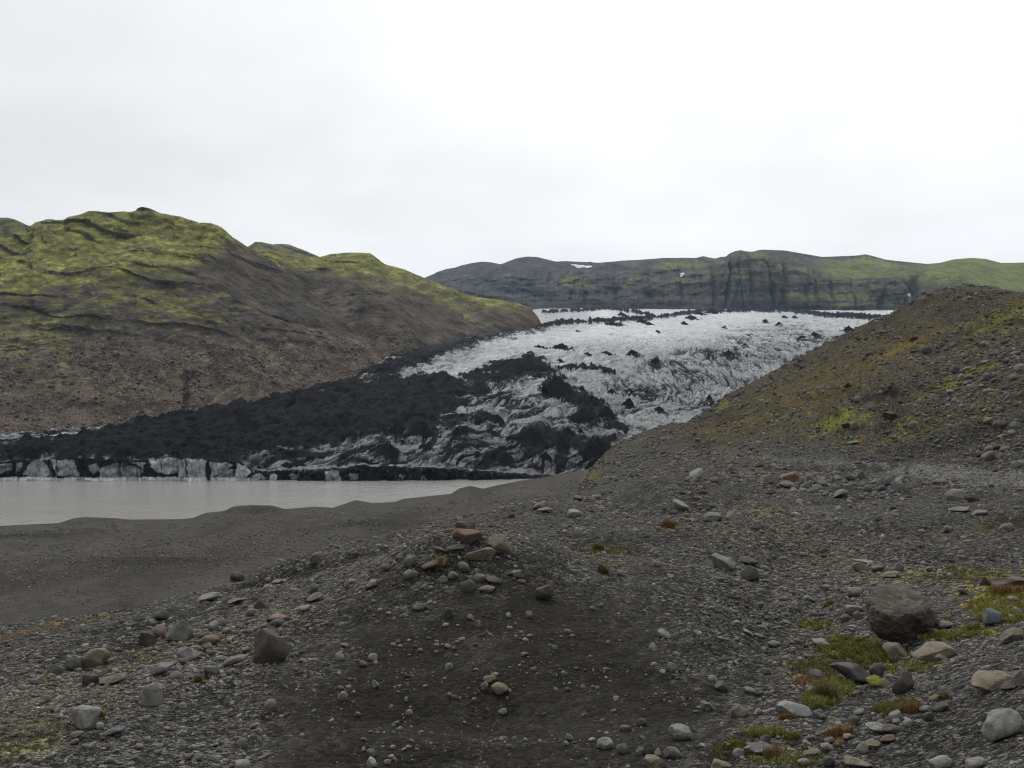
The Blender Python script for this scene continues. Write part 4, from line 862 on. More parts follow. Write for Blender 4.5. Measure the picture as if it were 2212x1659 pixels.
def rock_shape(base, ang, seed, rough=1.0):
    r = np.random.default_rng(seed)
    v = base*r.uniform(.8, 1.2, 3)
    sh = ang > .28
    for k in range(int(4+ang*15)):
        n = r.normal(size=3); n /= np.linalg.norm(n)
        o = r.uniform(.42, .8) if ang > .5 else r.uniform(.5, .86) if sh else r.uniform(.62, .95)
        s = v@n-o
        v = v-np.outer(np.where(s > 0, s*(.98 if sh else .82), 0), n)
    v = v*(1+.16*n3(v*1.1+seed*3.7, 501)+.05*n3(v*2.7+seed, 502)*rough)[:, None]
    v = v*(1+.028*fbm3(v*5+seed, 503, 3)*rough*(.5+ang))[:, None]
    v -= (v.max(0)+v.min(0))/2; v /= (v.max(0)-v.min(0))/2
    return v
MR = {k: mat_rock(n+' rock', c) for k, (c, n) in ROCKC.items()}
NROCK = 0
placed = []
def rock(x, y, w, h, c, ang=.4, tilt=0., label=None, group=None, sink=.3, depth=.85, cat='rock', name='rock', big=False):
    """x, y = middle of the visible foot; w, h = visible size"""
    global NROCK
    NROCK += 1
    d = G.hit(x, y)
    W = w*d/F; Dp = W*depth; H = h*d/F*1.02
    sub = ICO4 if (big or w > 60) else ICO3
    fa = ICO4F if (big or w > 60) else ICO3F
    v = rock_shape(sub, ang, 1000+NROCK*7)
    a = math.radians(tilt); s, co = math.sin(a), math.cos(a)
    if tilt:
        # a long stone lying at an angle: long axis turned in the plane facing the valley
        L_ = math.hypot(W, H); v = v*np.array([max(W, H)*.56, Dp/2, min(W, H)*.42])
        v = np.stack([v[:, 0]*co-v[:, 2]*s, v[:, 1], v[:, 0]*s+v[:, 2]*co], 1)
        v -= (v.max(0)+v.min(0))/2; v *= np.array([W/2, Dp/2, H/2])/((v.max(0)-v.min(0))/2)
    else:
        v = v*np.array([W/2, Dp/2, H/2*(1+sink)])
    u = (x-CX)/F; yc = d+Dp*.36; xc = u*yc
    zf = (CY-y)/F*d; zg = G.zat(xc, yc)
    zb = min(zf, zg)*.5+zf*.5
    me = fast_mesh(name, v, 3, fa)
    o = link(name, me, MR[c], label=label, category=cat, group=group)
    o.location = (xc, yc, zb-H*sink+H/2*(1+sink))
    o.rotation_euler = (0, 0, random.uniform(-.15, .15))
    placed.append((xc, yc, max(W, Dp)/2))
    return o

def moss_cap(ro, wide):
    me = ro.data; n = len(me.vertices); v = np.empty(n*3, np.float32); me.vertices.foreach_get('co', v); v = v.reshape(-1, 3)
    nn = np.empty(n*3, np.float32); me.vertices.foreach_get('normal', nn); nn = nn.reshape(-1, 3)
    f = np.empty(len(me.polygons)*3, np.int32); me.polygons.foreach_get('vertices', f); f = f.reshape(-1, 3)
    h = v/np.abs(v).max(0)
    m = (nn[:, 2] > .25) & (h[:, 0] < .25) & (n3(v*9, 41) > -.35) if wide else (np.hypot(h[:, 0]+.45, (h[:, 2]-.1)*1.3) < .28) & (h[:, 1] < .1)
    f = f[m[f].all(1)]
    if len(f) == 0: return
    u, inv = np.unique(f, return_inverse=True); f = inv.reshape(-1, 3); k = len(u)
    top = v[u]+nn[u]*(.018+.016*n3(v[u]*30, 42))[:, None]; low = v[u]-nn[u]*.01
    mm = fast_mesh('moss', np.concatenate([top, low]), 3, np.concatenate([f, f[:, ::-1]+k]))
    cattr(mm, 'col', np.array([.125, .125, .022])*(1+.3*n3(np.concatenate([top, low])*25, 43))[:, None])
    link('moss', mm, M_mosspart, parent=ro)
M_mosspart = mat_vcol('moss on stone', .95, 40.)
def reg(x0, y0, s):
    return lambda zx, zy: ((x0+zx/s)*.8848, (y0+zy/s)*.8848, .8848/s)
RA = reg(0, 1100, 2.1411); RB = reg(800, 1100, 2.1411); RC = reg(1600, 1100, 2.1411); RD = reg(2000, 680, 3.318)
ROCKS = [
 (RA, 1420, 1112, 200, 165, 'O', .7, 0, 'big brown mottled boulder on the left flank of the dark mound'),
 (RA, 940, 992, 138, 100, 'G', .8, 0, 'grey angular rock with one sloping flat face, behind the pebbly hollow at left'),
 (RA, 836, 986, 78, 72, 'P', .8, 0, 'pinkish blocky rock pressed against the grey angular rock'),
 (RA, 770, 1022, 102, 70, 'O', .8, 0, 'dark brown wedge of rock left of the pinkish blocky rock'),
 (RA, 505, 1132, 140, 92, 'T', .5, 0, 'humped olive-tan rock at the far left of the pebbly hollow'),
 (RA, 385, 1152, 86, 60, 'D', .4, 0, 'dark rock tucked against the humped olive-tan rock'),
 (RA, 290, 1172, 92, 55, 'G', .4, 0, 'low grey rock left of the dark rock at the left edge'),
 (RA, 788, 1328, 135, 98, 'G', .35, 0, 'egg-shaped grey rock with a dark underside in the left foreground'),
 (RA, 440, 1452, 152, 100, 'L', .45, 0, 'pale grey rock with an orange tuft behind it, lower left'),
 (RA, 595, 1492, 120, 48, 'B', .4, 15, 'flat bluish rock in front of the pale rock, lower left'),
 (RA, 858, 1178, 130, 76, 'L', .6, 14, 'whitish slanting rock in the middle of the pebbly hollow'),
 (RA, 590, 1225, 150, 55, 'P', .4, 5, 'long pinkish rock lying level in the pebbly hollow'),
 (RA, 470, 1232, 82, 60, 'O', .4, 0, 'round brown rock at the end of the long pinkish rock'),
 (RA, 985, 1092, 122, 58, 'L', .4, 0, 'pale rock with a pink foot near the mottled boulder'),
 (RA, 1222, 1132, 130, 60, 'P', .5, 24, 'pinkish slab leaning uphill left of the mottled boulder'),
 (RA, 1100, 1178, 80, 50, 'B', .4, 0, 'bluish cobble right of the whitish slanting rock'),
 (RA, 1086, 790, 122, 48, 'G', .5, 10, 'flat grey rock on the far berm at left'),
 (RA, 1240, 806, 112, 34, 'T', .8, 4, 'flat tan slab on the far gravel bank at left'),
 (RA, 1365, 826, 78, 45, 'O', .6, 0, 'brown block beside the flat tan slab'),
 (RA, 1240, 686, 78, 46, 'O', .7, 0, 'brown block perched on the crest line above the black beach'),
 (RA, 1660, 574, 78, 46, 'T', .5, 0, 'tan block with a reddish top on the crest line above the beach'),
 (RA, 1450, 697, 55, 28, 'L', .3, 5, 'small pale oval stone under the crest line'),
 (RA, 1393, 726, 35, 23, 'S', .2, 0, 'very pale round pebble left of the small pale oval stone'),
 (RA, 1640, 748, 62, 66, 'G', .6, 40, 'grey slab standing tilted on the gravel bank'),
 (RA, 1645, 792, 92, 50, 'G', .5, 32, 'long grey stone below the tilted slab'),
 (RA, 1590, 842, 72, 36, 'L', .4, 8, 'pale flat stone under the long grey stone'),
 (RA, 1450, 898, 120, 38, 'P', .5, 0, 'broad pinkish stone lying over a dark one'),
 (RA, 1452, 922, 82, 34, 'D', .5, 0, 'dark stone in the shade of the broad pinkish stone'),
 (RA, 1777, 1100, 54, 46, 'S', .15, -20, 'pale egg-shaped cobble on the left of the dark mound'),
 (RA, 1793, 1310, 56, 46, 'T', .2, 0, 'tan round cobble low on the left of the dark mound'),
 (RA, 1415, 1367, 66, 62, 'T', .2, 0, 'round orange-tan cobble with a white pebble beside it'),
 (RA, 1265, 1552, 46, 45, 'G', .2, 0, 'round grey cobble below the round orange-tan one'),
 (RA, 1268, 1672, 86, 46, 'S', .25, 0, 'whitish cobble cut by the bottom edge left of centre'),
 (RA, 1133, 1632, 36, 30, 'L', .2, 0, 'small pale cobble near the bottom edge at left'),
 (RA, 955, 1492, 46, 26, 'S', .2, 0, 'small whitish oval stone on grey gravel, lower left'),
 (RA, 405, 1502, 70, 34, 'T', .3, 12, 'flat tan stone below the pale grey rock, lower left'),
 (RA, 522, 1457, 46, 32, 'L', .2, 0, 'small pale stone touching the pale grey rock, lower left'),
 (RA, 845, 888, 84, 50, 'D', .5, 0, 'dark lump of rock in the black bank behind the angular rocks'),
 (RA, 432, 936, 34, 28, 'S', .2, 0, 'whitish cobble alone on the far left bank'),
 (RA, 1108, 1012, 88, 42, 'P', .4, 0, 'pink-grey rock uphill of the pale rock with a pink foot'),
 (RA, 920, 1200, 70, 38, 'G', .3, 0, 'grey stone under the whitish slanting rock'),
 (RB, 730, 492, 182, 78, 'R', .65, 0, 'rusty red-brown boulder heading the pile on the mound crest'),
 (RB, 720, 424, 112, 50, 'O', .6, 0, 'brown block behind and above the rusty boulder'),
 (RB, 902, 530, 136, 86, 'T', .35, 0, 'rounded tan boulder at the right of the pile on the mound crest'),
 (RB, 802, 582, 152, 84, 'T', .5, 8, 'pale tan boulder with a spot of yellow moss in the pile'),
 (RB, 672, 536, 112, 48, 'D', .5, 8, 'dark slab in front of the rusty boulder'),
 (RB, 592, 536, 74, 38, 'T', .6, -25, 'thin tan slab at the left of the dark slab'),
 (RB, 555, 636, 136, 80, 'R', .3, 26, 'long brown rock with a yellow grass tuft against it'),
 (RB, 430, 607, 76, 60, 'G', .3, 0, 'grey round rock left of the long brown rock'),
 (RB, 436, 672, 86, 55, 'G', .4, 12, 'grey wedge rock below the long brown rock'),
 (RB, 490, 612, 60, 34, 'D', .4, 10, 'dark stone tucked behind the long brown rock'),
 (RB, 312, 630, 66, 36, 'R', .5, 0, 'reddish flat rock left of the pile'),
 (RB, 710, 634, 64, 50, 'G', .4, 0, 'grey stone with a pointed top below the pale tan boulder'),
 (RB, 655, 676, 60, 42, 'G', .3, 0, 'grey stone split across, below the pile'),
 (RB, 604, 692, 54, 36, 'G', .3, 0, 'small grey stone left of the split stone'),
 (RB, 735, 735, 86, 56, 'D', .4, 0, 'dark smooth rock at the lower edge of the pile'),
 (RB, 870, 700, 90, 46, 'D', .45, -12, 'dark sloping rock at the right lower edge of the pile'),
 (RB, 797, 684, 72, 36, 'T', .5, 0, 'tan rubble stone between the two dark lower rocks'),
 (RB, 830, 740, 92, 36, 'P', .4, 6, 'pinkish long stone lowest in the pile'),
 (RB, 1132, 787, 102, 82, 'O', .3, 0, 'round brown boulder alone on the dark mound'),
 (RB, 480, 840, 82, 42, 'D', .5, 6, 'flat dark rock on the left brow of the mound'),
 (RB, 632, 870, 50, 48, 'D', .4, 0, 'dark upright cobble on the brow of the mound'),
 (RB, 238, 717, 82, 46, 'P', .5, 12, 'pinkish-grey stone on the gravel left of the pile'),
 (RB, 1136, 327, 88, 32, 'P', .35, 4, 'salmon pink flat rock on the ridge behind the mound'),
 (RB, 1104, 310, 72, 36, 'T', .6, 0, 'tan block behind the salmon pink flat rock'),
 (RB, 1290, 354, 80, 42, 'S', .45, 0, 'pale cream rock right of the salmon pink one'),
 (RB, 1310, 262, 52, 24, 'R', .4, 0, 'small reddish rock on the ridge uphill of the salmon pink one'),
 (RB, 1600, 140, 46, 36, 'L', .5, 0, 'pale block near the olive bush on the ridge'),
 (RB, 1845, 312, 88, 62, 'S', .75, -32, 'white slab tipped down to the right on the gravel hump'),
 (RB, 1718, 610, 56, 38, 'G', .4, 0, 'grey stone alone on the gravel right of the mound'),
 (RB, 1525, 654, 42, 28, 'T', .3, 0, 'tan stone alone on the gravel right of the mound'),
 (RB, 985, 657, 56, 30, 'G', .5, 0, 'grey pointed stone on the crest right of the pile'),
 (RB, 1758, 984, 70, 54, 'L', .3, -25, 'pale oval cobble on the right flank of the mound'),
 (RB, 1700, 1047, 46, 40, 'L', .3, 0, 'pale grey cobble below the pale oval one'),
 (RB, 1798, 1157, 54, 48, 'G', .3, 0, 'grey blunt cobble on the gravel right of the mound'),
 (RB, 850, 1222, 78, 54, 'T', .35, 8, 'tan cobble uppermost in the trio on the dark mound'),
 (RB, 900, 1282, 92, 68, 'T', .35, -15, 'large tan-grey cobble lowest in the trio on the dark mound'),
 (RB, 820, 1252, 40, 42, 'G', .5, 0, 'small grey stone in the trio on the dark mound'),
 (RB, 945, 875, 26, 26, 'S', .2, 0, 'tiny white pebble under the crest of the dark mound'),
 (RB, 1052, 877, 42, 36, 'T', .4, 0, 'tan pebble under the crest of the dark mound'),
 (RB, 748, 887, 42, 32, 'L', .4, -20, 'pale stone left of the tiny white pebble'),
 (RB, 783, 924, 40, 36, 'T', .6, 0, 'cream triangular stone on the dark mound'),
 (RB, 235, 1100, 52, 36, 'L', .25, 0, 'pale oval stone on the left side of the dark mound'),
 (RB, 635, 1147, 42, 34, 'L', .4, 0, 'pale stone in the middle of the dark mound'),
 (RB, 250, 1242, 42, 46, 'L', .5, -30, 'pale upright stone on the lower left of the mound'),
 (RB, 410, 1314, 24, 26, 'S', .3, 0, 'tiny white stone in the dark sand'),
 (RB, 428, 1382, 38, 26, 'L', .3, 0, 'pale stone below the tiny white one in the dark sand'),
 (RB, 915, 1387, 48, 42, 'G', .4, -10, 'grey stone below the trio on the dark mound'),
 (RB, 1265, 1517, 48, 38, 'G', .3, -25, 'grey oblong stone near the bottom right of the mound'),
 (RB, 1448, 1564, 88, 58, 'S', .3, 0, 'cream cobble at the bottom, right of the dark mound'),
 (RB, 1540, 1587, 62, 60, 'G', .55, 20, 'grey upright stone beside the cream cobble'),
 (RB, 1845, 1517, 124, 84, 'L', .2, -5, 'smooth pale oval boulder at the bottom with green grass round it'),
 (RB, 1680, 1597, 62, 60, 'D', .5, 0, 'dark block in the row at the bottom edge'),
 (RB, 1632, 1590, 44, 46, 'G', .5, 20, 'narrow grey stone left of the dark block'),
 (RB, 1726, 1607, 44, 36, 'P', .3, 0, 'pinkish cobble right of the dark block'),
 (RB, 1710, 1672, 112, 74, 'T', .5, -15, 'tan rock cut by the bottom edge right of centre'),
 (RB, 1800, 1612, 92, 56, 'G', .4, 0, 'grey rock behind the pinkish cobble at the bottom'),
 (RB, 1640, 1442, 56, 38, 'D', .3, 0, 'dark cobble right above the bottom row'),
 (RB, 1555, 1470, 62, 32, 'R', .4, 0, 'reddish flat cobble right above the bottom row'),
 (RB, 232, 1668, 62, 56, 'S', .3, 0, 'white cobble on the bottom edge below the mound'),
 (RB, 230, 1602, 52, 50, 'L', .4, -30, 'pale tilted stone above the white cobble at the bottom'),
 (RB, 312, 1644, 38, 26, 'L', .2, 0, 'small pale pebble right of the white cobble at the bottom'),
 (RC, 1440, 1107, 212, 108, 'T', .5, 8, 'pale tan slab wedged under the big boulder'),
 (RC, 1485, 1102, 82, 52, 'T', .6, 10, 'small tan wedge resting on the pale slab'),
 (RC, 1262, 1092, 142, 92, 'T', .5, -10, 'brown-grey rock under the front of the big boulder'),
 (RC, 1015, 1217, 198, 112, 'D', .5, -6, 'dark grey broad rock in the green grass'),
 (RC, 1160, 1187, 86, 72, 'D', .5, 0, 'dark knobby rock right of the broad dark rock'),
 (RC, 1165, 1240, 132, 46, 'T', .4, 4, 'low rock capped with yellow moss'),
 (RC, 1285, 1272, 116, 106, 'O', .3, 0, 'round purplish brown rock in the hollow'),
 (RC, 1290, 1170, 50, 36, 'B', .3, 0, 'small bluish stone behind the round purplish rock'),
 (RC, 1745, 1264, 212, 122, 'T', .6, 12, 'large pale tan ledge rock at the right edge'),
 (RC, 1850, 1256, 92, 56, 'D', .6, 18, 'dark wedge stone leaning on the tan ledge rock'),
 (RC, 1905, 1232, 80, 82, 'P', .5, 0, 'pinkish rock cut by the right edge'),
 (RC, 1815, 1514, 192, 172, 'L', .15, 42, 'big smooth pale boulder tilted on the near slope, lower right'),
 (RC, 1490, 1676, 112, 82, 'L', .2, 15, 'pale round boulder cut by the bottom edge at right'),
 (RC, 1675, 1674, 102, 70, 'L', .25, 12, 'second pale boulder on the bottom edge, nearer the right corner'),
 (RC, 722, 1398, 188, 82, 'S', .35, -10, 'cream wedge-shaped rock with dry grass at its foot'),
 (RC, 440, 1398, 92, 56, 'T', .4, 0, 'tan rock left of the cream wedge-shaped rock'),
 (RC, 540, 1380, 52, 32, 'L', .4, 0, 'pale block between the tan rock and the cream wedge'),
 (RC, 850, 1384, 56, 30, 'B', .3, 0, 'bluish stone at the tip of the cream wedge'),
 (RC, 360, 622, 136, 92, 'L', .5, -20, 'pale speckled boulder on the gravel slope right of the mound'),
 (RC, 492, 604, 102, 56, 'G', .5, -30, 'grey tilted slab right of the pale speckled boulder'),
 (RC, 495, 684, 98, 78, 'D', .4, 0, 'dark rounded rock below the grey tilted slab'),
 (RC, 578, 642, 62, 46, 'G', .4, -20, 'grey stone right of the dark rounded rock'),
 (RC, 300, 374, 102, 56, 'G', .5, 6, 'flat grey rock on the hump below the white slab'),
 (RC, 400, 362, 72, 46, 'T', .5, 0, 'tan-grey rock beside the flat grey one'),
 (RC, 585, 174, 106, 54, 'T', .5, 14, 'tan rock at the left end of the stone row by the track'),
 (RC, 705, 160, 132, 48, 'R', .4, 0, 'broad orange-brown rock in the stone row by the track'),
 (RC, 820, 176, 72, 52, 'G', .7, 0, 'grey square block in the stone row by the track'),
 (RC, 866, 168, 50, 30, 'P', .4, 0, 'pink stone beside the grey square block'),
 (RC, 690, 198, 92, 38, 'G', .4, 0, 'grey stone before the broad orange-brown rock'),
 (RC, 605, 230, 52, 28, 'P', .6, 0, 'pinkish angular stone in front of the row'),
 (RC, 1277, 218, 78, 68, 'G', .3, 0, 'largest rounded grey boulder at the right end of the stone row'),
 (RC, 1225, 192, 66, 56, 'B', .3, 0, 'bluish boulder touching the largest rounded one'),
 (RC, 1180, 188, 52, 46, 'G', .3, 0, 'grey boulder left of the bluish one in the row'),
 (RC, 1078, 150, 62, 44, 'D', .5, 0, 'dark brown block on top of the stone row'),
 (RC, 850, 212, 46, 38, 'D', .6, 15, 'dark pointed stone in front of the square block'),
 (RC, 972, 248, 94, 48, 'G', .6, 14, 'grey angular rock in front of the row'),
 (RC, 1570, 265, 112, 60, 'G', .35, 0, 'rounded grey boulder right of the stone row'),
 (RC, 1655, 268, 72, 42, 'O', .4, 0, 'brown rock pressed to the rounded grey boulder'),
 (RC, 1592, 322, 110, 30, 'L', .5, 3, 'pale flat slab right of the stone row'),
 (RC, 1695, 338, 82, 28, 'T', .4, 8, 'tan flat slab right of the pale flat one'),
 (RC, 212, 144, 72, 60, 'S', .8, 42, 'white thin slab standing on edge at the left of the track'),
 (RC, 312, 168, 56, 30, 'T', .3, 0, 'tan stone right of the standing white slab'),
 (RC, 402, 112, 46, 42, 'T', .6, 0, 'tan pointed stone beyond the standing white slab'),
 (RC, 540, 86, 50, 26, 'R', .4, 0, 'reddish rock at the border of the track'),
 (RC, 1490, 175, 90, 28, 'T', .4, 0, 'low tan rock half buried in the track'),
 (RC, 1530, 428, 54, 34, 'G', .4, 0, 'grey stone alone on the dark gravel at right'),
 (RC, 1835, 424, 70, 42, 'G', .4, 0, 'grey rock near the right edge on mossy gravel'),
 (RC, 1065, 632, 82, 46, 'T', .4, 0, 'tan round rock behind the big boulder'),
 (RC, 1165, 634, 78, 28, 'R', .3, 0, 'reddish long stone behind the big boulder'),
 (RC, 1225, 664, 112, 34, 'T', .4, 5, 'tan long stone directly behind the big boulder'),
 (RC, 1268, 634, 72, 48, 'B', .5, 0, 'bluish rock behind the big boulder'),
 (RC, 1085, 600, 112, 34, 'L', .3, -10, 'pale arched stone over the tan round rock'),
 (RC, 1440, 634, 50, 34, 'L', .3, -10, 'pale round stone in yellow moss at right'),
 (RC, 1610, 752, 62, 36, 'D', .3, -10, 'dark round stone at the rim of the yellow grass'),
 (RC, 1835, 718, 182, 66, 'P', .3, 4, 'broad pink-tan boulder in orange grass at the right edge'),
 (RC, 1715, 704, 62, 44, 'O', .4, 0, 'brown stone at the left of the broad pink-tan boulder'),
 (RC, 1762, 912, 92, 78, 'B', .5, 0, 'bluish grey rock in the yellow grass right of the big boulder'),
 (RC, 1860, 1002, 120, 82, 'T', .5, 30, 'tan slab sloping up to the right edge'),
 (RC, 1520, 932, 82, 36, 'T', .3, 0, 'tan low stone just right of the big boulder'),
 (RC, 1870, 800, 70, 36, 'T', .3, 0, 'tan stone half hidden in the yellow grass'),
 (RC, 1040, 850, 92, 46, 'L', .3, -10, 'pale rounded stone at the left of the big boulder'),
 (RC, 1058, 884, 52, 44, 'T', .4, 0, 'tan stone touching the left foot of the big boulder'),
 (RC, 995, 895, 62, 36, 'R', .4, 0, 'red-brown cobble left of the big boulder'),
 (RC, 1010, 868, 40, 36, 'D', .4, 0, 'dark cobble above the red-brown cobble'),
 (RC, 1042, 762, 82, 42, 'P', .4, 0, 'pinkish stone behind the left of the big boulder'),
 (RC, 870, 1024, 92, 36, 'L', .4, -4, 'pale flat slab in the gravel left of the grass'),
 (RC, 625, 1027, 78, 28, 'L', .3, 0, 'pale long pebble on the gravel slope left of the grass'),
 (RC, 545, 987, 58, 32, 'G', .3, -15, 'grey cobble above the pale long pebble'),
 (RC, 485, 967, 54, 32, 'L', .3, -15, 'pale cobble left of the grey cobble'),
 (RC, 890, 735, 64, 30, 'P', .3, 0, 'pinkish cobble on the gravel above the pale flat slab'),
 (RC, 805, 786, 64, 30, 'G', .3, -15, 'grey flat cobble on the slope left of the big boulder'),
 (RC, 578, 1172, 58, 36, 'B', .3, -8, 'bluish oval cobble on the gravel left of the grass'),
 (RC, 495, 1272, 62, 36, 'G', .3, -15, 'grey oval cobble below the bluish oval one'),
 (RC, 300, 1212, 52, 36, 'L', .3, 0, 'pale cobble on the lower gravel slope'),
 (RC, 345, 1257, 72, 46, 'D', .4, 0, 'dark lumpy stone below the pale cobble'),
 (RC, 268, 1357, 68, 42, 'L', .4, 0, 'pale blunt stone left of the tan rock at the bottom'),
 (RC, 840, 1187, 72, 46, 'B', .3, -10, 'bluish stone at the edge of the green grass'),
 (RC, 815, 1272, 58, 36, 'G', .3, 0, 'grey stone beside the big grass tuft'),
 (RC, 1165, 1484, 134, 54, 'L', .35, -6, 'pale pillow-shaped stone in the lower right pile'),
 (RC, 1235, 1484, 98, 48, 'O', .35, -8, 'brown-bellied stone right of the pale pillow-shaped one'),
 (RC, 1255, 1424, 78, 70, 'G', .5, -10, 'grey block above the lower right pile'),
 (RC, 1425, 1417, 58, 52, 'O', .4, 15, 'brown stone leaning in the lip of the near slope'),
 (RC, 1415, 1372, 76, 32, 'G', .4, 0, 'grey stone on top of the brown leaning one'),
 (RC, 1495, 1364, 76, 46, 'D', .7, 20, 'dark pointed slab in the lip of the near slope'),
 (RC, 1120, 1566, 110, 42, 'T', .4, 10, 'tan stone below the lower right pile'),
 (RC, 815, 1614, 98, 50, 'T', .4, 22, 'tan leaning stone near the bottom edge'),
 (RC, 905, 1652, 62, 50, 'D', .3, 0, 'dark round stone near the bottom edge'),
 (RC, 1060, 1676, 152, 62, 'T', .4, -8, 'broad tan boulder cut by the bottom edge'),
 (RC, 340, 1672, 124, 46, 'T', .4, 0, 'tan rock cut by the bottom edge below the oval boulder'),
 (RC, 560, 1592, 132, 52, 'G', .4, 0, 'wide grey rock behind the dry grass at the bottom'),
 (RC, 775, 1642, 62, 30, 'S', .3, 8, 'white long pebble near the bottom edge'),
 (RC, 1210, 1530, 70, 46, 'R', .4, 25, 'rust-brown stone in the lower right pile'),
 (RC, 1010, 1512, 60, 30, 'L', .4, 0, 'pale stone at the left of the lower right pile'),
 (RC, 910, 1530, 60, 36, 'B', .5, 15, 'blue-black stone at the foot of the orange grass'),
 (RD, 1370, 1482, 104, 104, 'T', .6, 20, 'big tan boulder at the foot of the right slope above the track'),
 (RD, 1285, 1452, 92, 60, 'D', .5, 14, 'dark flat rock left of the big tan boulder on the slope foot'),
 (RD, 1605, 1534, 104, 74, 'L', .5, 10, 'pale rock at the slope foot by the right edge'),
 (RD, 1460, 1224, 114, 92, 'O', .3, 30, 'long brown boulder tilted up the slope at right'),
 (RD, 1580, 1218, 72, 62, 'G', .3, 0, 'grey round rock right of the long brown boulder'),
 (RD, 1470, 1294, 82, 42, 'T', .4, 12, 'tan stone below the long brown boulder'),
 (RD, 1400, 1297, 52, 40, 'R', .4, 0, 'reddish stone left of the tan stone on the slope'),
 (RD, 1570, 1267, 84, 42, 'G', .4, 0, 'grey stone below the grey round rock on the slope'),
 (RD, 1345, 834, 104, 70, 'O', .6, 0, 'square brown boulder between two patches of moss on the slope'),
 (RD, 1212, 862, 84, 50, 'D', .4, 10, 'dark boulder left of the square brown one'),
 (RD, 1580, 814, 84, 56, 'R', .4, 20, 'reddish boulder right of the square brown one'),
 (RD, 1440, 846, 80, 40, 'O', .4, 0, 'brown rock just right of the square boulder'),
 (RD, 1508, 908, 64, 46, 'D', .3, 0, 'dark stone at the left of the cobble cluster on the slope'),
 (RD, 1530, 990, 60, 50, 'B', .3, 0, 'bluish stone lowest in the cobble cluster on the slope'),
 (RD, 1585, 972, 56, 46, 'P', .3, 0, 'pinkish stone in the cobble cluster on the slope'),
 (RD, 1640, 955, 62, 50, 'R', .3, 0, 'reddish stone at the right of the cobble cluster'),
 (RD, 1512, 965, 60, 42, 'T', .3, 0, 'tan stone uppermost in the cobble cluster on the slope'),
 (RD, 575, 1144, 112, 66, 'O', .6, 0, 'brown angular boulder under the dark scar of the right slope'),
 (RD, 220, 1216, 84, 64, 'O', .6, 14, 'left one of the brown pair low on the right slope'),
 (RD, 280, 1214, 64, 56, 'T', .5, 0, 'right one of the brown pair low on the right slope'),
 (RD, 760, 1208, 84, 62, 'G', .4, 20, 'grey boulder at the middle of the right slope'),
 (RD, 318, 1000, 80, 46, 'G', .4, 0, 'grey boulder in a small pile left of the scar'),
 (RD, 268, 1004, 44, 40, 'D', .4, 0, 'dark stone in the small pile left of the scar'),
 (RD, 240, 872, 76, 40, 'D', .4, 0, 'dark boulder alone on the upper brown slope'),
 (RD, 405, 1462, 56, 32, 'O', .4, 0, 'brown rock near the upper border of the track'),
 (RD, 1060, 935, 92, 42, 'L', .4, 6, 'pale rock beside moss in the middle of the slope'),
 (RD, 1430, 438, 62, 36, 'D', .4, 10, 'dark rock under bright moss high on the right slope'),
 (RD, 270, 1348, 104, 38, 'L', .4, 8, 'pale flat rock beside the orange grass patch on the slope'),
 (RD, 45, 1288, 64, 36, 'T', .4, 0, 'tan rock near the left of the orange grass patch'),
 (RD, 1600, 622, 96, 36, 'T', .4, 0, 'tan rock topmost in the boulder field at the right edge'),
 (RD, 1350, 692, 84, 36, 'P', .4, 0, 'pinkish rock in the boulder field above the moss'),
 (RD, 1600, 655, 80, 34, 'G', .4, 0, 'grey rock below the topmost one in the boulder field'),
 (RD, 1200, 742, 76, 36, 'P', .4, 6, 'pinkish rock at the left end of the boulder field'),
]
for R_ in ROCKS:
    fn, zx, zy, w, h, c, a, tl, lb = R_
    x, y, s = fn(zx, zy)
    ro = rock(x, y, w*s, h*s, c, a, tl, lb, cat='boulder' if w*s > 52 else 'rock', name='boulder' if w*s > 52 else 'rock', big=w*s > 40)
    if 'yellow moss' in lb and 'rock capped' in lb or 'spot of yellow moss' in lb: moss_cap(ro, 'capped' in lb)

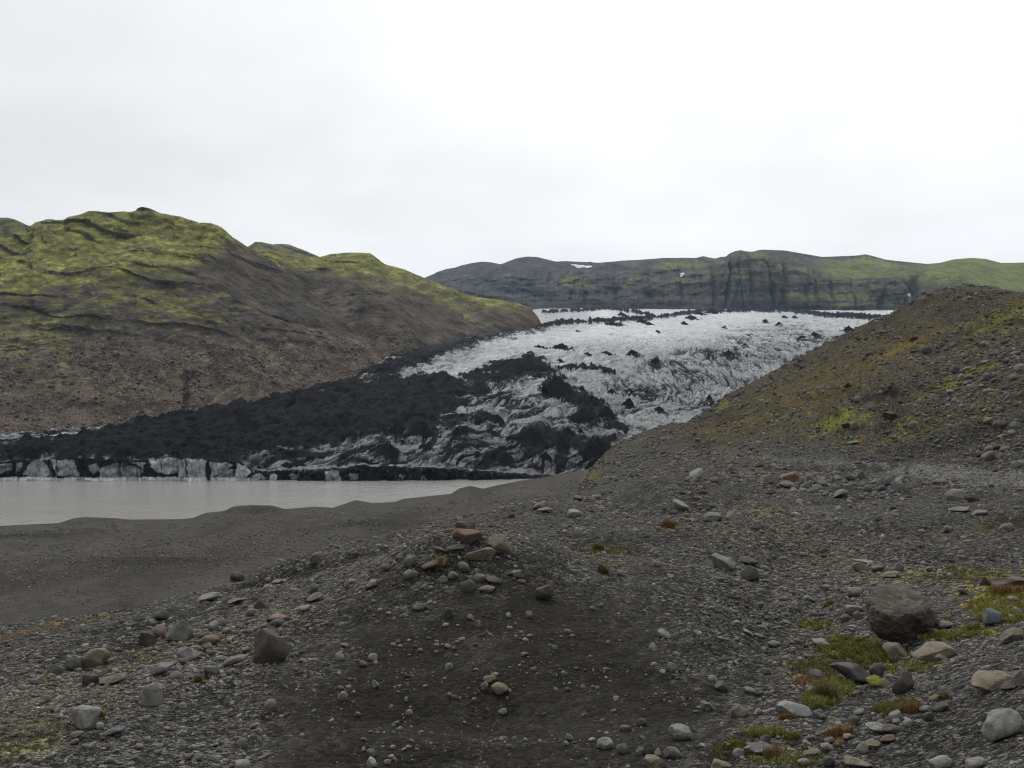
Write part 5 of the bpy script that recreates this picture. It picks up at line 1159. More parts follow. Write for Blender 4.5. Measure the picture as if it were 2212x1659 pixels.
# the big overhanging boulder in the hollow
def big_boulder():
    bx, by, s = RC(1285, 1030)
    d = G.hit(bx, by); half = 520/5.53*.8848*d/F
    pts = [(-.95, -.30, 1.08), (-.62, -.62, .93), (-.35, -.78, .93), (.02, -.78, 1.0), (.3, -.7, 1.02), (.55, -.5, 1.06), (-1.0, .15, 1.34), (-.75, .45, 1.5), (-.4, .6, 1.58), (.2, .62, 1.56), (.6, .5, 1.42), (.82, .3, 1.2), (.93, -.05, .9), (1.02, .05, .5), (.94, .05, .25),
           (.8, .0, .28), (.45, -.3, .42), (.3, .05, -.02), (.05, -.1, 0.0), (-.15, -.22, .12), (-.5, -.36, .32), (-.8, -.1, .42), (-.88, -.2, .8), (-.72, -.42, .62), (.35, -.5, .72), (-.5, .45, .1), (.6, .5, .05), (.0, .6, 0), (.85, .4, .4)]
    bm = bmesh.new()
    for p in pts: bm.verts.new(p)
    bmesh.ops.convex_hull(bm, input=bm.verts[:])
    for v in [v for v in bm.verts if not v.link_faces]: bm.verts.remove(v)
    bmesh.ops.triangulate(bm, faces=bm.faces[:])
    for k in range(5):
        bmesh.ops.subdivide_edges(bm, edges=bm.edges[:], cuts=1, use_grid_fill=True)
        if 0 < k < 4: bmesh.ops.smooth_vert(bm, verts=bm.verts[:], factor=.35, use_axis_x=True, use_axis_y=True, use_axis_z=True)
    bmesh.ops.triangulate(bm, faces=bm.faces[:])
    V = np.array([v.co[:] for v in bm.verts]); Fa = np.array([[v.index for v in f.verts] for f in bm.faces]); bm.free()
    c = V.mean(0)
    n = V-c; n /= np.linalg.norm(n, axis=1)[:, None]
    V = V+n*(.09*n3(V*2.1, 601)+.05*fbm3(V*5, 602, 5, .6)-.14*np.clip(n3(V*2.6+5, 603)-.2, 0, 1))[:, None]
    V *= half
    u = (bx-CX)/F; yc = d+.45*half
    me = fast_mesh('boulder', V, 3, Fa)
    o = link('boulder', me, mat_rock('mossy brown basalt', (.1, .088, .071), (.15, .14, .12)), label='largest brown overhanging boulder in the green hollow at right', category='boulder')
    o.location = (u*yc, yc, (CY-by)/F*d-.03)
    placed.append((u*yc, yc, half))
big_boulder()
# tan knoll at the foot of the left hill
def knoll():
    x, y = 535, 880; d = 570.; u = (x-CX)/F; W = 92*d/F; H = 37*d/F
    n, m = 60, 30
    th = np.linspace(0, math.pi*2, n, endpoint=False)[:, None]; q = np.linspace(0, 1, m)[None, :]
    X = np.cos(th)*q; Y = np.sin(th)*q
    h = (np.clip(1-((X+.12)**2*1.0+Y**2), 0, 1))**.8
    h = h*(1+.18*ridge2(X*4, Y*4, 611, 3))+.05*fbm2(X*6, Y*6, 612, 4)
    V = np.stack([X*W, Y*W*.7, h*H*1.35-q*3+h*0], -1).reshape(-1, 3)
    i = np.arange(n*m).reshape(n, m); j = np.roll(i, -1, 0)
    me = fast_mesh('rock_outcrop', V, 4, np.stack([i[:, :-1], i[:, 1:], j[:, 1:], j[:, :-1]], -1).reshape(-1, 4))
    cattr(me, 'col', np.broadcast_to(np.array([.19, .155, .115]), V.shape)*(1+.25*n2(V[:, 0:1]/3, V[:, 1:2]/3, 5)))
    o = link('rock_outcrop', me, M_hill, label='tan rounded rock outcrop at the foot of the left hill above the black ash', category='outcrop')
    o.location = (u*(d+W*.6), d+W*.6, (CY-888)/F*(d+W*.6))
knoll()

# ---- repeats: cobbles one could count, each its own object
def free(x, y, r):
    return all((x-a)**2+(y-b)**2 > (r*.8+c*.75)**2 for a, b, c in placed)
AUTO = [  # polygon, how many, size range, colours, label, group
 ([(250, 1400), (520, 1330), (640, 1300), (600, 1400), (520, 1470), (300, 1500), (60, 1560), (40, 1480)], 22, (15, 26), 'GLPTBG', 'small rounded cobble lying among others in the pebbly hollow at left', 'cobbles in the pebbly hollow at left'),
 ([(0, 1560), (300, 1500), (520, 1480), (600, 1560), (500, 1650), (0, 1650)], 14, (14, 22), 'GLTGB', 'small cobble on the lichen-specked gravel in the lower left corner', 'cobbles in the lower left corner'),
 ([(620, 1330), (900, 1260), (1300, 1270), (1480, 1400), (1520, 1620), (560, 1640)], 16, (12, 18), 'LGLTS', 'small pale cobble scattered on the bare dark sand of the mound', 'cobbles scattered on the dark mound'),
 ([(1720, 1045), (1880, 1030), (1960, 1040), (1900, 1062), (1740, 1068)], 24, (14, 24), 'GBGDTG', 'small rounded stone in the stone row beside the gravel track', 'stones in the row by the track'),
 ([(1900, 720), (2212, 740), (2212, 1000), (2140, 1000), (2120, 860)], 26, (12, 24), 'GPTGRD', 'small boulder in the stony field on the right slope', 'boulders in the stony field on the right slope'),
 ([(1700, 1560), (1960, 1530), (2030, 1510), (2000, 1590), (1800, 1650), (1560, 1650)], 16, (18, 32), 'GTLDG', 'small stone in the rubble along the lip of the near slope at lower right', 'rubble stones along the near slope at lower right'),
 ([(1500, 1320), (1720, 1250), (1800, 1300), (1780, 1420), (1560, 1470)], 12, (14, 22), 'LGPGB', 'small grey cobble on the gravel slope left of the big boulder', 'cobbles left of the big boulder')]
for pts, n, (s0, s1), cols, lb, gr in AUTO:
    P_ = np.array(pts); lo, hi = P_.min(0), P_.max(0); made = 0; tries = 0
    first = {}
    while made < n and tries < 4000:
        tries += 1
        x, y = random.uniform(lo[0], hi[0]), random.uniform(lo[1], hi[1])
        if sdpoly(np.array([x]), np.array([y]), pts)[0] < 0: continue
        d = G.hit(x, y); w = random.uniform(s0, s1)
        if not free((x-CX)/F*d, d, w*d/F/2): continue
        rock(x, y, w, w*random.uniform(.5, .8), random.choice(cols), random.choice((.15, .25, .4)), random.choice((0, 0, 12, -12, 20)), lb, gr)
        made += 1
print('rocks', NROCK)

# ---- the gravel nobody could count
def stones(name, n, ulo, uhi, slo, shi, smin, smax, alpha, keep, cfun, seed, Ls, zoff=.0, flat=(.45, .8), sub=None, **pr):
    r = np.random.default_rng(seed)
    px_ = r.uniform(ulo, uhi, n); s = r.uniform(slo, shi, n)
    c = np.clip(np.round((px_-Ls.PXc[0])/(Ls.PXc[1]-Ls.PXc[0])).astype(int), 0, Ls.ncol-1)
    d = np.exp(s)
    # nearest grid sample of the surface
    j = np.empty(n, int); o = np.argsort(c, kind='stable'); cs = c[o]
    st = np.flatnonzero(np.r_[True, cs[1:] != cs[:-1]]); en = np.r_[st[1:], n]
    for a, b in zip(st, en):
        q = o[a:b]; j[q] = np.clip(np.searchsorted(Ls.Y[cs[a]], d[q]), 1, Ls.nrow-2)
    ok = r.random(n) < keep(c, j)
    ok &= Ls.Tf[c, j] > Ls.vis[c, np.maximum(j-1, 0)]-.02
    c, j, d, px_ = c[ok], j[ok], d[ok], px_[ok]; n = len(c)
    X = (px_-CX)/F*d; Z = Ls.zmany(X, d)
    size = smin*(1-r.random(n))**(-1/alpha); size = np.minimum(size, smax)*d/F*.5
    base, fa = (ICO2, ICO2F) if sub == 2 else (ICO1, ICO1F)
    protos = np.stack([rock_shape(base, r.choice((.2, .4, .7)), 5000+seed*50+k) for k in range(24)])
    pi = r.integers(0, 24, n)
    a = r.uniform(0, 2*math.pi, n)
    sc = np.stack([size*r.uniform(.8, 1.25, n), size*r.uniform(.7, 1.0, n), size*r.uniform(*flat, n)], 1)
    v = protos[pi]*sc[:, None, :]
    tl = r.normal(0, .3, n); ct, stt_ = np.cos(tl)[:, None], np.sin(tl)[:, None]
    v = np.stack([v[..., 0]*ct-v[..., 2]*stt_, v[..., 1], v[..., 0]*stt_+v[..., 2]*ct], -1)
    ca, sa = np.cos(a)[:, None], np.sin(a)[:, None]
    v = np.stack([v[..., 0]*ca-v[..., 1]*sa, v[..., 0]*sa+v[..., 1]*ca, v[..., 2]], -1)
    v += np.stack([X, d, Z+sc[:, 2]*(.35+zoff)], 1)[:, None, :]
    m = len(base)
    f = (fa[None]+(np.arange(n)*m)[:, None, None]).reshape(-1, 3)
    me = fast_mesh(name, v.reshape(-1, 3), 3, f)
    cc = cfun(r, n, c, j)
    cattr(me, 'col', np.repeat(cc, m, 0))
    return me, n
def gcol(r, n, c, j):
    pal = np.array([(.15, .148, .14), (.1, .099, .096), (.2, .196, .185), (.17, .142, .112), (.14, .108, .09), (.11, .116, .122), (.06, .059, .057), (.2, .195, .183), (.105, .08, .064)])
    w = np.array([.24, .2, .13, .12, .07, .07, .1, .05, .02]); k = r.choice(len(pal), n, p=w)
    return pal[k]*r.uniform(.65, 1.15, n)[:, None]*np.array([1.03, 1., .93])
def kp_near(c, j):
    p = .42*(1-.56*GDOME[c, j])*(1-.6*np.clip(GVEG[c, j], 0, 1))
    PXn, PYn = G.PX[c, j], CY-F*G.Tf[c, j]
    dens = .45+1.3*np.clip(n2(PXn/70, PYn/34, 700)+.6*n2(PXn/24, PYn/13, 701), -.4, 1)
    dens += 1.0*(ell(PXn, PYn, 330, 1440, 330, 80, -15) < 1)+.7*(ell(PXn, PYn, 1750, 1190, 320, 80, 12) < 1)+.7*(ell(PXn, PYn, 1000, 1200, 160, 60, -5) < 1)+.6*(ell(PXn, PYn, 1850, 1050, 160, 30, 3) < 1)+.6*(ell(PXn, PYn, 1640, 1320, 180, 120, 0) < 1)
    return np.clip(p*dens, 0, 1)*(G.Q[c, j] < 6.95)
M_peb = mat_vcol('mixed pebbles', .82, 14.)
for nm, n, sl_, sh_, s0, s1, al, sub, sd in (('pebbles', 52000, 8.2, 15, 2.8, 14, 2.1, 2, 1), ('gravel', 110000, 13, 48, 2.5, 14, 1.9, None, 2)):
    me, k = stones(nm, n, -120, 2330, math.log(sl_), math.log(sh_), s0, s1, al, kp_near, gcol, sd, G, sub=sub)
    link(nm, me, M_peb, kind='stuff', label='loose grey and tan stones strewn over the dark ground in front', category='gravel')
    print(nm, k)
def kp_slope(c, j):
    PXn, PYn = G.PX[c, j], CY-F*G.Tf[c, j]
    dens = .35+.8*np.clip(n2(PXn/50, PYn/18, 710), -.4, 1)+.8*(ell(PXn, PYn, 2150, 880, 160, 150, 0) < 1)+.6*(ell(PXn, PYn, 1850, 1040, 260, 30, 3) < 1)
    return np.clip(dens, 0, 1)*(G.Q[c, j] > 6.3)*(GBEACH[c, j] < .3)*(1-.93*GPATH[c, j])
def scol(r, n, c, j): return gcol(r, n, c, j)*.85
me, k = stones('scree', 90000, 1150, 2330, math.log(42), math.log(160), 2.1, 12, 2.0, kp_slope, scol, 3, G)
link('scree', me, M_peb, kind='stuff', label='loose stones strewn over the brown moraine slope at right', category='scree'); print('scree', k)
def kp_beach(c, j):
    PXn, PYn = G.PX[c, j], CY-F*G.Tf[c, j]
    return np.clip(.3+.9*n2(PXn/60, PYn/14, 720)+.5*n2(PXn/20, PYn/9, 721)+.8*(ell(PXn, PYn, 330, 1200, 420, 36, -6) < 1), 0, 1)*GBEACH[c, j]*(G.Q[c, j] < 10.8)
me, k = stones('shingle', 110000, -120, 1250, math.log(120), math.log(400), 1.6, 5.5, 2.5, kp_beach, lambda r, n, c, j: gcol(r, n, c, j)*.95, 4, G)
link('shingle', me, M_peb, kind='stuff', label='small stones scattered over the black beach by the lake', category='shingle'); print('shingle', k)
def kp_hill(L, y0):
    def f(c, j):
        PXn, PYn = L.PX[c, j], CY-F*L.Tf[c, j]
        return np.clip(sstep(y0, y0+110, PYn)*(.35+.8*n2(PXn/34, PYn/18, 730)+.4*n2(PXn/10, PYn/7, 731)), 0, 1)*(L.Q[c, j] > .95)
    return f
def hcol(r, n, c, j):
    pal = np.array([(.1, .084, .065), (.13, .105, .078), (.075, .068, .06), (.15, .13, .105)]); return pal[r.choice(4, n, p=(.35, .25, .25, .15))]*r.uniform(.7, 1.15, n)[:, None]
for L, a, b, y0, n, sd in ((A, -100, 850, 700, 26000, 5), (B, 640, 1100, 640, 9000, 6)):
    me, k = stones('scree', n*2, a, b, math.log(470), math.log(880), 1.7, 9, 2.0, kp_hill(L, y0), hcol, sd, L, flat=(.6, 1.))
    link('scree', me, M_peb, kind='stuff', label='tan fallen blocks strewn over the lower hillside above the ice', category='scree'); print('hill scree', k)

# ------------------------------------------------------------------ grass and moss
M_grass = mat_vcol('grass blades', .7, 9.)
GC = {'green': ((.12, .14, .026), (.19, .175, .04)), 'yellow': ((.22, .195, .033), (.15, .15, .028)), 'orange': ((.2, .105, .035), (.15, .09, .03)), 'dry': ((.24, .17, .09), (.17, .11, .05)), 'olive': ((.09, .08, .025), (.13, .11, .03))}
def blades(X, Y, Z, h, w, r, ca, cb, lean=.5):
    n = len(X); a = r.uniform(0, 2*math.pi, n); ln = np.abs(r.normal(0, lean, n))
    H = h*r.uniform(.5, 1.15, n); dx, dy = np.cos(a), np.sin(a)
    sx, sy = -dy*w, dx*w
    p0 = np.stack([X-sx, Y-sy, Z-.01], 1); p1 = np.stack([X+sx, Y+sy, Z-.01], 1)
    mx, my = X+dx*ln*H*.35, Y+dy*ln*H*.35
    p2 = np.stack([mx+sx*.7, my+sy*.7, Z+H*.6], 1); p3 = np.stack([mx-sx*.7, my-sy*.7, Z+H*.6], 1)
    p4 = np.stack([X+dx*ln*H, Y+dy*ln*H, Z+H*(1-.25*np.minimum(ln, 1.5))], 1)
    V = np.stack([p0, p1, p2, p3, p4], 1).reshape(-1, 3)
    i = np.arange(n)[:, None]*5
    f = np.concatenate([i+np.array([0, 1, 2]), i+np.array([0, 2, 3]), i+np.array([3, 2, 4])])
    t = r.random(n)[:, None]; c = (np.array(ca)*t+np.array(cb)*(1-t))*r.uniform(.7, 1.2, n)[:, None]
    return V, f, np.repeat(c, 5, 0)
def tuft(x, y, w, h, kind, label, n=260, lean=.55):
    r = np.random.default_rng(int(x*7+y))
    d = G.hit(x, y); R = w*d/F/2; H = h*d/F
    q = R*np.sqrt(r.random(n))*.8; a = r.uniform(0, 2*math.pi, n)
    xc, yc = (x-CX)/F*(d+R*.5), d+R*.5
    X, Y = xc+np.cos(a)*q, yc+np.sin(a)*q*.8
    Z = G.zmany(X, Y)
    z0 = G.zat(xc, yc)
    V, f, c = blades(X, Y, Z, H*.95, np.full(n, .0016*d/8), r, *GC[kind], lean=lean)
    V -= np.array([xc, yc, z0])
    me = fast_mesh('grass_tuft', V, 3, f, False); cattr(me, 'col', c)
    o = link('grass_tuft', me, M_grass, label=label, category='grass tuft'); o.location = (xc, yc, z0)
for fn, zx, zy, w, h, k, lb in (
    (RC, 890, 1310, 150, 120, 'olive', 'tall yellow-brown grass tuft in front of the dark broad rock'),
    (RC, 960, 1500, 190, 70, 'orange', 'orange grass clump beside the rubble at lower right'),
    (RC, 610, 1610, 130, 70, 'dry', 'pale dry grass tuft at the bottom edge right of centre'),
    (RC, 1510, 1300, 60, 50, 'dry', 'small straw-coloured tuft by the tan ledge rock'),
    (RC, 905, 812, 56, 30, 'green', 'small green tuft on the gravel left of the big boulder'),
    (RC, 710, 1512, 90, 44, 'green', 'round green tuft on bare gravel at the bottom'),
    (RC, 65, 405, 90, 50, 'orange', 'orange tuft on the gravel hump under the white slab'),
    (RC, 690, 1408, 110, 40, 'orange', 'dry orange grass at the foot of the cream wedge rock'),
    (RC, 410, 1545, 70, 30, 'yellow', 'small yellow tuft beside the smooth pale oval boulder'),
    (RB, 580, 622, 50, 70, 'yellow', 'yellow grass tuft growing against the long brown rock'),
    (RB, 1440, 640, 70, 45, 'olive', 'olive tuft on the gravel right of the mound crest'),
    (RB, 1415, 525, 80, 45, 'olive', 'low olive tuft behind the mound on the right'),
    (RB, 965, 352, 36, 26, 'orange', 'tiny orange tuft on the ridge behind the pile'),
    (RA, 525, 1402, 50, 50, 'orange', 'orange tuft behind the pale grey rock, lower left'),
    (RA, 1035, 1215, 50, 45, 'orange', 'small orange tuft in the pebbly hollow at left'),
    (RC, 1350, 1370, 150, 60, 'orange', 'ragged orange grass behind the lip of the near slope'),
    (RC, 1830, 760, 200, 60, 'orange', 'broad orange-brown grass clump at the right edge'),
    (RC, 1660, 940, 90, 40, 'green', 'green tuft right of the big boulder')):
    x, y, s = fn(zx, zy); tuft(x, y, w*s, h*s, k, lb, int(140+w*2.2))
def carpet(name, zones, n, h, m, seed, **pr):
    r = np.random.default_rng(seed); VV, FF, CC, off = [], [], [], 0
    for (x, y, rx, ry, rot, kind, k) in zones:
        cnt = int(n*k); a = r.uniform(0, 2*math.pi, cnt); q = np.sqrt(r.random(cnt))
        lx, ly = np.cos(a)*q*rx, np.sin(a)*q*ry; t = math.radians(rot)
        px_, py_ = x+lx*math.cos(t)-ly*math.sin(t), y+lx*math.sin(t)+ly*math.cos(t)
        keep = (n2(px_/14, py_/9, 801)+.5*n2(px_/5, py_/4, 802)) > -.15+.5*(q-.5)
        px_, py_ = px_[keep], py_[keep]
        D_ = np.array([G.hit(a_, b_) for a_, b_ in zip(px_, py_)]); X = (px_-CX)/F*D_+r.normal(0, .01, len(px_))
        Z = G.zmany(X, D_)
        V, f, c = blades(X, D_, Z, h*k**.2*r.uniform(.5, 1.2), np.full(len(X), .0018*np.mean(D_)/8), r, *GC[kind], lean=.7)
        VV.append(V); FF.append(f+off); CC.append(c); off += len(V)
    me = fast_mesh(name, np.concatenate(VV), 3, np.concatenate(FF), False); cattr(me, 'col', np.concatenate(CC))
    return link(name, me, m, **pr)
carpet('grass', [(1850, 1405, 95, 26, 8, 'green', 1.6), (1790, 1500, 60, 28, -20, 'green', 1.0), (1780, 1440, 100, 22, 0, 'olive', .8), (1760, 1470, 70, 18, 0, 'orange', .4), (2160, 1300, 75, 34, -18, 'yellow', 1.2), (2190, 1265, 50, 16, -10, 'orange', .7), (2165, 1335, 60, 12, 0, 'green', .6), (2070, 1372, 90, 9, -5, 'yellow', .5), (1950, 1442, 80, 10, 0, 'yellow', .4), (1930, 1532, 50, 16, -10, 'olive', .6), (1650, 1585, 50, 10, 0, 'green', .3), (1600, 1620, 70, 16, 0, 'olive', .3), (1760, 1350, 40, 10, 0, 'green', .3), (2080, 1240, 90, 16, 0, 'olive', .5), (1700, 1640, 80, 16, 0, 'green', .3), (90, 1362, 130, 6, -12, 'dry', .1), (280, 1312, 80, 5, -14, 'dry', .06), (1310, 1190, 80, 8, 0, 'olive', .25), (2180, 1130, 60, 18, 0, 'olive', .4)],
       6400, .095, M_grass, 31, kind='stuff', label='short green and yellow grass growing in the hollow at right', category='grass')
def mossc(r, n, c, j): return np.array([(.17, .165, .025), (.12, .13, .02), (.15, .12, .03)])[r.choice(3, n, p=(.5, .35, .15))]*r.uniform(.7, 1.2, n)[:, None]
def kp_moss(c, j):
    PXn, PYn = G.PX[c, j], CY-F*G.Tf[c, j]
    d_ = np.zeros(len(c))
    for e in ((1920, 1240, 200, 26, 6), (1880, 1215, 110, 22, 8), (2110, 1270, 110, 40, -10), (90, 1580, 170, 60, -12), (250, 1450, 180, 30, -14), (1700, 1100, 120, 22, 0), (2050, 1370, 120, 14, 0), (1940, 1450, 60, 12, 0), (1330, 1200, 120, 20, 0), (1850, 1420, 110, 40, 0), (1650, 1600, 120, 40, 0)):
        d_ = np.maximum(d_, sstep(0, .5, 1-ell(PXn, PYn, *e)+.9*n2(PXn/16, PYn/8, 811)))
    return d_*sstep(.1, .4, n2(PXn/9, PYn/5, 812))*(G.Q[c, j] < 6.9)
me, k = stones('moss', 60000, -120, 2330, math.log(8.2), math.log(50), 3.2, 10, 3., kp_moss, mossc, 9, G, flat=(.25, .4))
link('moss', me, mat_vcol('moss cushions', .95, 40.), kind='stuff', label='yellow-green moss cushions between the stones', category='moss'); print('moss', k)
def kp_moss2(c, j):
    PXn, PYn = G.PX[c, j], CY-F*G.Tf[c, j]
    d_ = np.zeros(len(c))
    for e in ((2100, 802, 70, 13, -15), (2060, 830, 50, 13, -10), (1820, 908, 66, 26, -18), (2170, 690, 60, 28, -35), (1930, 940, 60, 14, -30), (2130, 905, 60, 16, -20), (1970, 905, 34, 9, -10), (1840, 953, 44, 9, -14), (2040, 915, 60, 20, -20)):
        d_ = np.maximum(d_, sstep(0, .5, 1-ell(PXn, PYn, *e)+.9*n2(PXn/14, PYn/7, 813)))
    return d_*sstep(-.1, .3, n2(PXn/8, PYn/5, 814))*(G.Q[c, j] > 7)
me, k = stones('moss', 40000, 1700, 2330, math.log(58), math.log(150), 2.6, 7, 3., kp_moss2, mossc, 10, G, flat=(.3, .5))
link('moss', me, bpy.data.materials['moss cushions'], kind='stuff', label='yellow-green moss mats on the brown moraine slope', category='moss'); print('moss2', k)
def kp_shrub(c, j):
    PXn, PYn = G.PX[c, j], CY-F*G.Tf[c, j]
    return np.clip(GVEG[c, j]*1.2, 0, 1)*(G.Q[c, j] > 7)*sstep(-.2, .3, n2(PXn/10, PYn/5, 815))
def shc(r, n, c, j): return GCOL[c, j]*r.uniform(.7, 1.35, n)[:, None]
me, k = stones('ground_cover', 50000, 1250, 2330, math.log(58), math.log(170), 2.0, 5, 3., kp_shrub, shc, 11, G, flat=(.4, .7))
link('ground_cover', me, bpy.data.materials['moss cushions'], kind='stuff', label='low olive and orange plants covering the moraine slope', category='ground cover'); print('cover', k)

# ------------------------------------------------------------------ snow and waterfall on the far cliffs
def patch(name, pts, th, m, label, cat):
    """a drift lying on the cliff face: outline filled as a grid of points that follow the rock"""
    P_ = np.array(pts); lo, hi = P_.min(0), P_.max(0)
    nx, ny = 40, 26
    xs = np.linspace(lo[0], hi[0], nx); ys = np.linspace(lo[1], hi[1], ny)
    GX, GY = np.meshgrid(xs, ys, indexing='ij')
    s = sdpoly(GX+3*n2(GX/6, GY/4, 9)+1.5*n2(GX/2, GY/1.5, 11), GY+1.8*n2(GX/6, GY/3, 10), pts)
    D_ = np.array([[Fc.hit(a, b) for a, b in zip(ra, rb)] for ra, rb in zip(GX, GY)])
    D_ = np.minimum(D_, np.median(D_)*1.03)-th*np.clip(.3+s, -.6, 1.2)
    V = np.stack([(GX-CX)/F*D_, D_, (CY-GY)/F*D_], -1).reshape(-1, 3)
    i = np.arange(nx*ny).reshape(nx, ny)
    q = np.stack([i[:-1, :-1], i[1:, :-1], i[1:, 1:], i[:-1, 1:]], -1).reshape(-1, 4)
    sf = s.ravel(); q = q[(sf[q] > -.25).all(1)]
    used = np.unique(q); mp = np.full(nx*ny, -1); mp[used] = np.arange(len(used))
    v0 = V[used]; k = len(used); q = mp[q]
    back = v0+np.array([0, th*3, 0])
    me = fast_mesh(name, np.concatenate([v0, back]), 4, np.concatenate([q, q[:, ::-1]+k]))
    c = v0.mean(0); me.transform(Matrix.Translation(-Vector(c)))
    o = link(name, me, m, label=label, category=cat); o.location = c
M_snow = mat_snow('old snow', (.62, .63, .65))
def z6(zx, zy): return ((1000+zx/2.765)*.8848, (580+zy/2.765)*.8848)
patch('snow_patch', [z6(1085, 182), z6(1120, 180), z6(1200, 190), z6(1240, 195), z6(1215, 204), z6(1170, 200), z6(1140, 208), z6(1120, 196)], 2.5, M_snow, 'long white snow patch high on the bluish far cliffs', 'snow patch')
patch('snow_patch', [z6(1826, 242), z6(1845, 236), z6(1866, 246), z6(1850, 254), z6(1842, 262), z6(1824, 264), z6(1832, 252)], 2.5, M_snow, 'small round snow patch lower on the far cliffs, right of the long one', 'snow patch')
def z7(zx, zy): return ((1700+zx/2.765)*.8848, (580+zy/2.765)*.8848)
patch('waterfall', [z7(1428, 374), z7(1444, 374), z7(1453, 410), z7(1463, 445), z7(1468, 480), z7(1432, 480), z7(1434, 430), z7(1432, 400)], 2.5, mat_snow('falling water', (.8, .83, .86)), 'thin white waterfall dropping from the gorge in the far cliffs', 'waterfall')

# ------------------------------------------------------------------ air, sky, light, camera
HAZE = 4e-5
def haze_box():
    bm = bmesh.new(); bmesh.ops.create_cube(bm, size=1)
    me = bpy.data.meshes.new('haze'); bm.to_mesh(me); bm.free()
    m = bpy.data.materials.new('thin valley haze'); m.use_nodes = True; t = m.node_tree
    t.nodes.remove(t.nodes['Principled BSDF'])
    v = t.nodes.new('ShaderNodeVolumePrincipled'); v.inputs['Density'].default_value = HAZE; v.inputs['Color'].default_value = (.5, .72, 1, 1); v.inputs['Anisotropy'].default_value = .1
    t.links.new(v.outputs[0], t.nodes['Material Output'].inputs['Volume'])
    o = link('haze', me, m, kind='stuff', label='thin bluish haze filling the valley', category='haze')
    o.scale = (30000, 30000, 63+720); o.location = (0, 0, -63+(63+720)/2)
haze_box()

w = bpy.data.worlds.new('World'); scene.world = w; w.use_nodes = True
t = w.node_tree; bgn = t.nodes['Background']
SUN_EL, SUN_AZ = math.radians(52), math.radians(-18)
skyt = t.nodes.new('ShaderNodeTexSky'); skyt.sky_type = 'NISHITA'; skyt.sun_disc = False; skyt.sun_elevation = SUN_EL; skyt.sun_rotation = SUN_AZ
skyt.air_density = 1; skyt.dust_density = 2
tc = t.nodes.new('ShaderNodeTexCoord')
sp = t.nodes.new('ShaderNodeSeparateXYZ'); t.links.new(tc.outputs['Generated'], sp.inputs[0])
def wm(op, a, b=0.):
    n = t.nodes.new('ShaderNodeMath'); n.operation = op
    for k, v in ((0, a), (1, b)):
        if isinstance(v, bpy.types.NodeSocket): t.links.new(v, n.inputs[k])
        else: n.inputs[k].default_value = v
    return n.outputs[0]
zz = wm('ADD', wm('MAXIMUM', sp.outputs[2], 0.), .22)
cb = t.nodes.new('ShaderNodeCombineXYZ'); t.links.new(wm('DIVIDE', sp.outputs[0], zz), cb.inputs[0]); t.links.new(wm('DIVIDE', sp.outputs[1], zz), cb.inputs[1])
def wnoise(sc, det, off):
    mp = t.nodes.new('ShaderNodeVectorMath'); mp.operation = 'ADD'; t.links.new(cb.outputs[0], mp.inputs[0]); mp.inputs[1].default_value = off
    n = t.nodes.new('ShaderNodeTexNoise'); n.inputs['Scale'].default_value = sc; n.inputs['Detail'].default_value = det; n.inputs['Roughness'].default_value = .5
    t.links.new(mp.outputs[0], n.inputs['Vector']); return n.outputs['Fac']
def wr(v, a, b, c, d):
    n = t.nodes.new('ShaderNodeMapRange'); n.interpolation_type = 'SMOOTHSTEP'
    t.links.new(v, n.inputs[0])
    for k, x in zip((1, 2, 3, 4), (a, b, c, d)): n.inputs[k].default_value = x
    return n.outputs[0]
cl1 = wr(wnoise(.55, 4, (3.2, 1.1, 0)), .3, .68, 7.4, 8.9)
cl2 = wr(wnoise(1.5, 6, (7.2, 4.1, 0)), .3, .7, -.45, .45)
side = wr(sp.outputs[0], -.52, .1, -.5, .3)      # thicker cloud towards the west
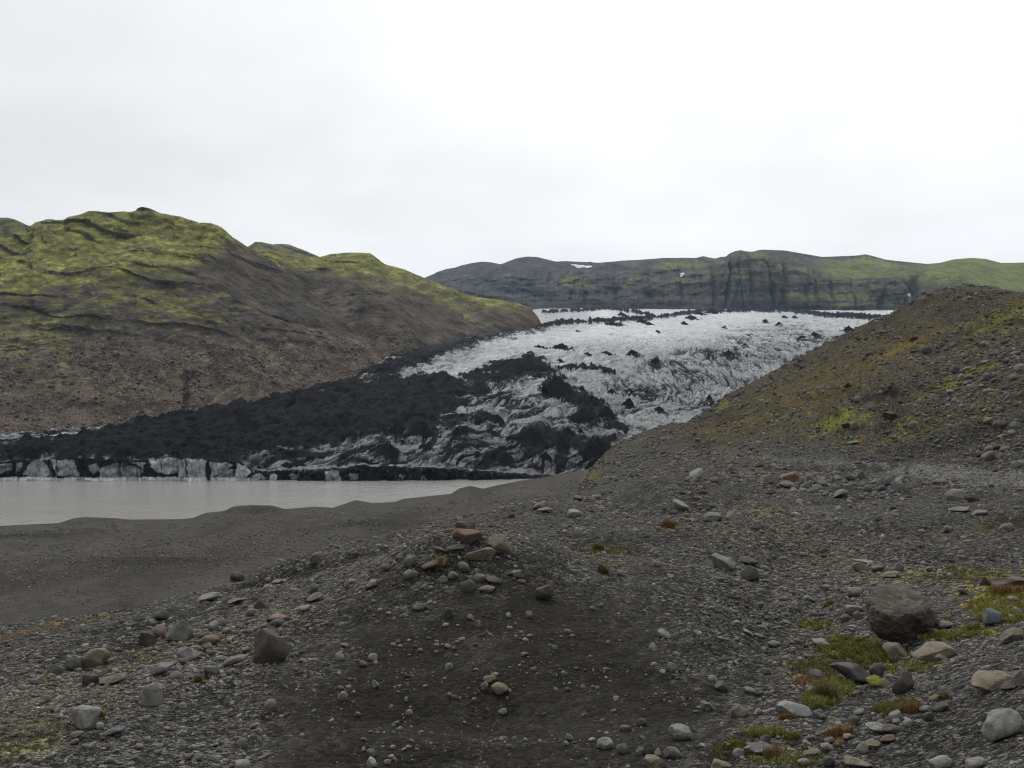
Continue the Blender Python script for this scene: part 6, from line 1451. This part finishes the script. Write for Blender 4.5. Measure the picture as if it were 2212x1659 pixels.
val = wm('MULTIPLY', wm('ADD', wm('ADD', cl1, cl2), side), wr(sp.outputs[1], -.75, .2, .62, 1.0))
mixc = t.nodes.new('ShaderNodeMix'); mixc.data_type = 'RGBA'; mixc.inputs[0].default_value = .96
t.links.new(skyt.outputs[0], mixc.inputs[6])
cc = t.nodes.new('ShaderNodeCombineColor'); t.links.new(val, cc.inputs[0]); t.links.new(wm('MULTIPLY', val, 1.003), cc.inputs[1]); t.links.new(wm('MULTIPLY', val, 1.008), cc.inputs[2])
t.links.new(cc.outputs[0], mixc.inputs[7])
t.links.new(mixc.outputs[2], bgn.inputs['Color']); bgn.inputs['Strength'].default_value = .1

sl_ = bpy.data.lights.new('sun', 'SUN'); sl_.energy = 1.5; sl_.angle = math.radians(28); sl_.color = (1, .96, .9)
so = bpy.data.objects.new('sun', sl_); COL.objects.link(so)
dv = Vector((math.sin(SUN_AZ)*math.cos(SUN_EL), math.cos(SUN_AZ)*math.cos(SUN_EL), math.sin(SUN_EL)))
so.rotation_euler = dv.to_track_quat('Z', 'Y').to_euler(); so.location = (0, 0, 60)

cam = bpy.data.cameras.new('camera'); cam.sensor_width = 36; cam.lens = 36*F/2212; cam.clip_end = 40000; cam.clip_start = .1
co_ = bpy.data.objects.new('camera', cam); COL.objects.link(co_); co_.rotation_euler = (math.pi/2, 0, 0); scene.camera = co_
vs = scene.view_settings; scene.display_settings.display_device = 'sRGB'
vs.view_transform = 'Standard'; vs.look = 'None'; vs.exposure = 0.3; vs.gamma = 1; vs.use_curve_mapping = False
scene.cycles.use_denoising = True; scene.cycles.denoiser = 'OPENIMAGEDENOISE'; scene.cycles.denoising_input_passes = 'RGB_ALBEDO_NORMAL'; scene.cycles.denoising_prefilter = 'ACCURATE'
scene.cycles.filter_width = 1.15; scene.cycles.max_bounces = 4; scene.cycles.diffuse_bounces = 2; scene.cycles.glossy_bounces = 2; scene.cycles.volume_bounces = 0
scene.cycles.use_adaptive_sampling = True; scene.cycles.adaptive_threshold = .01
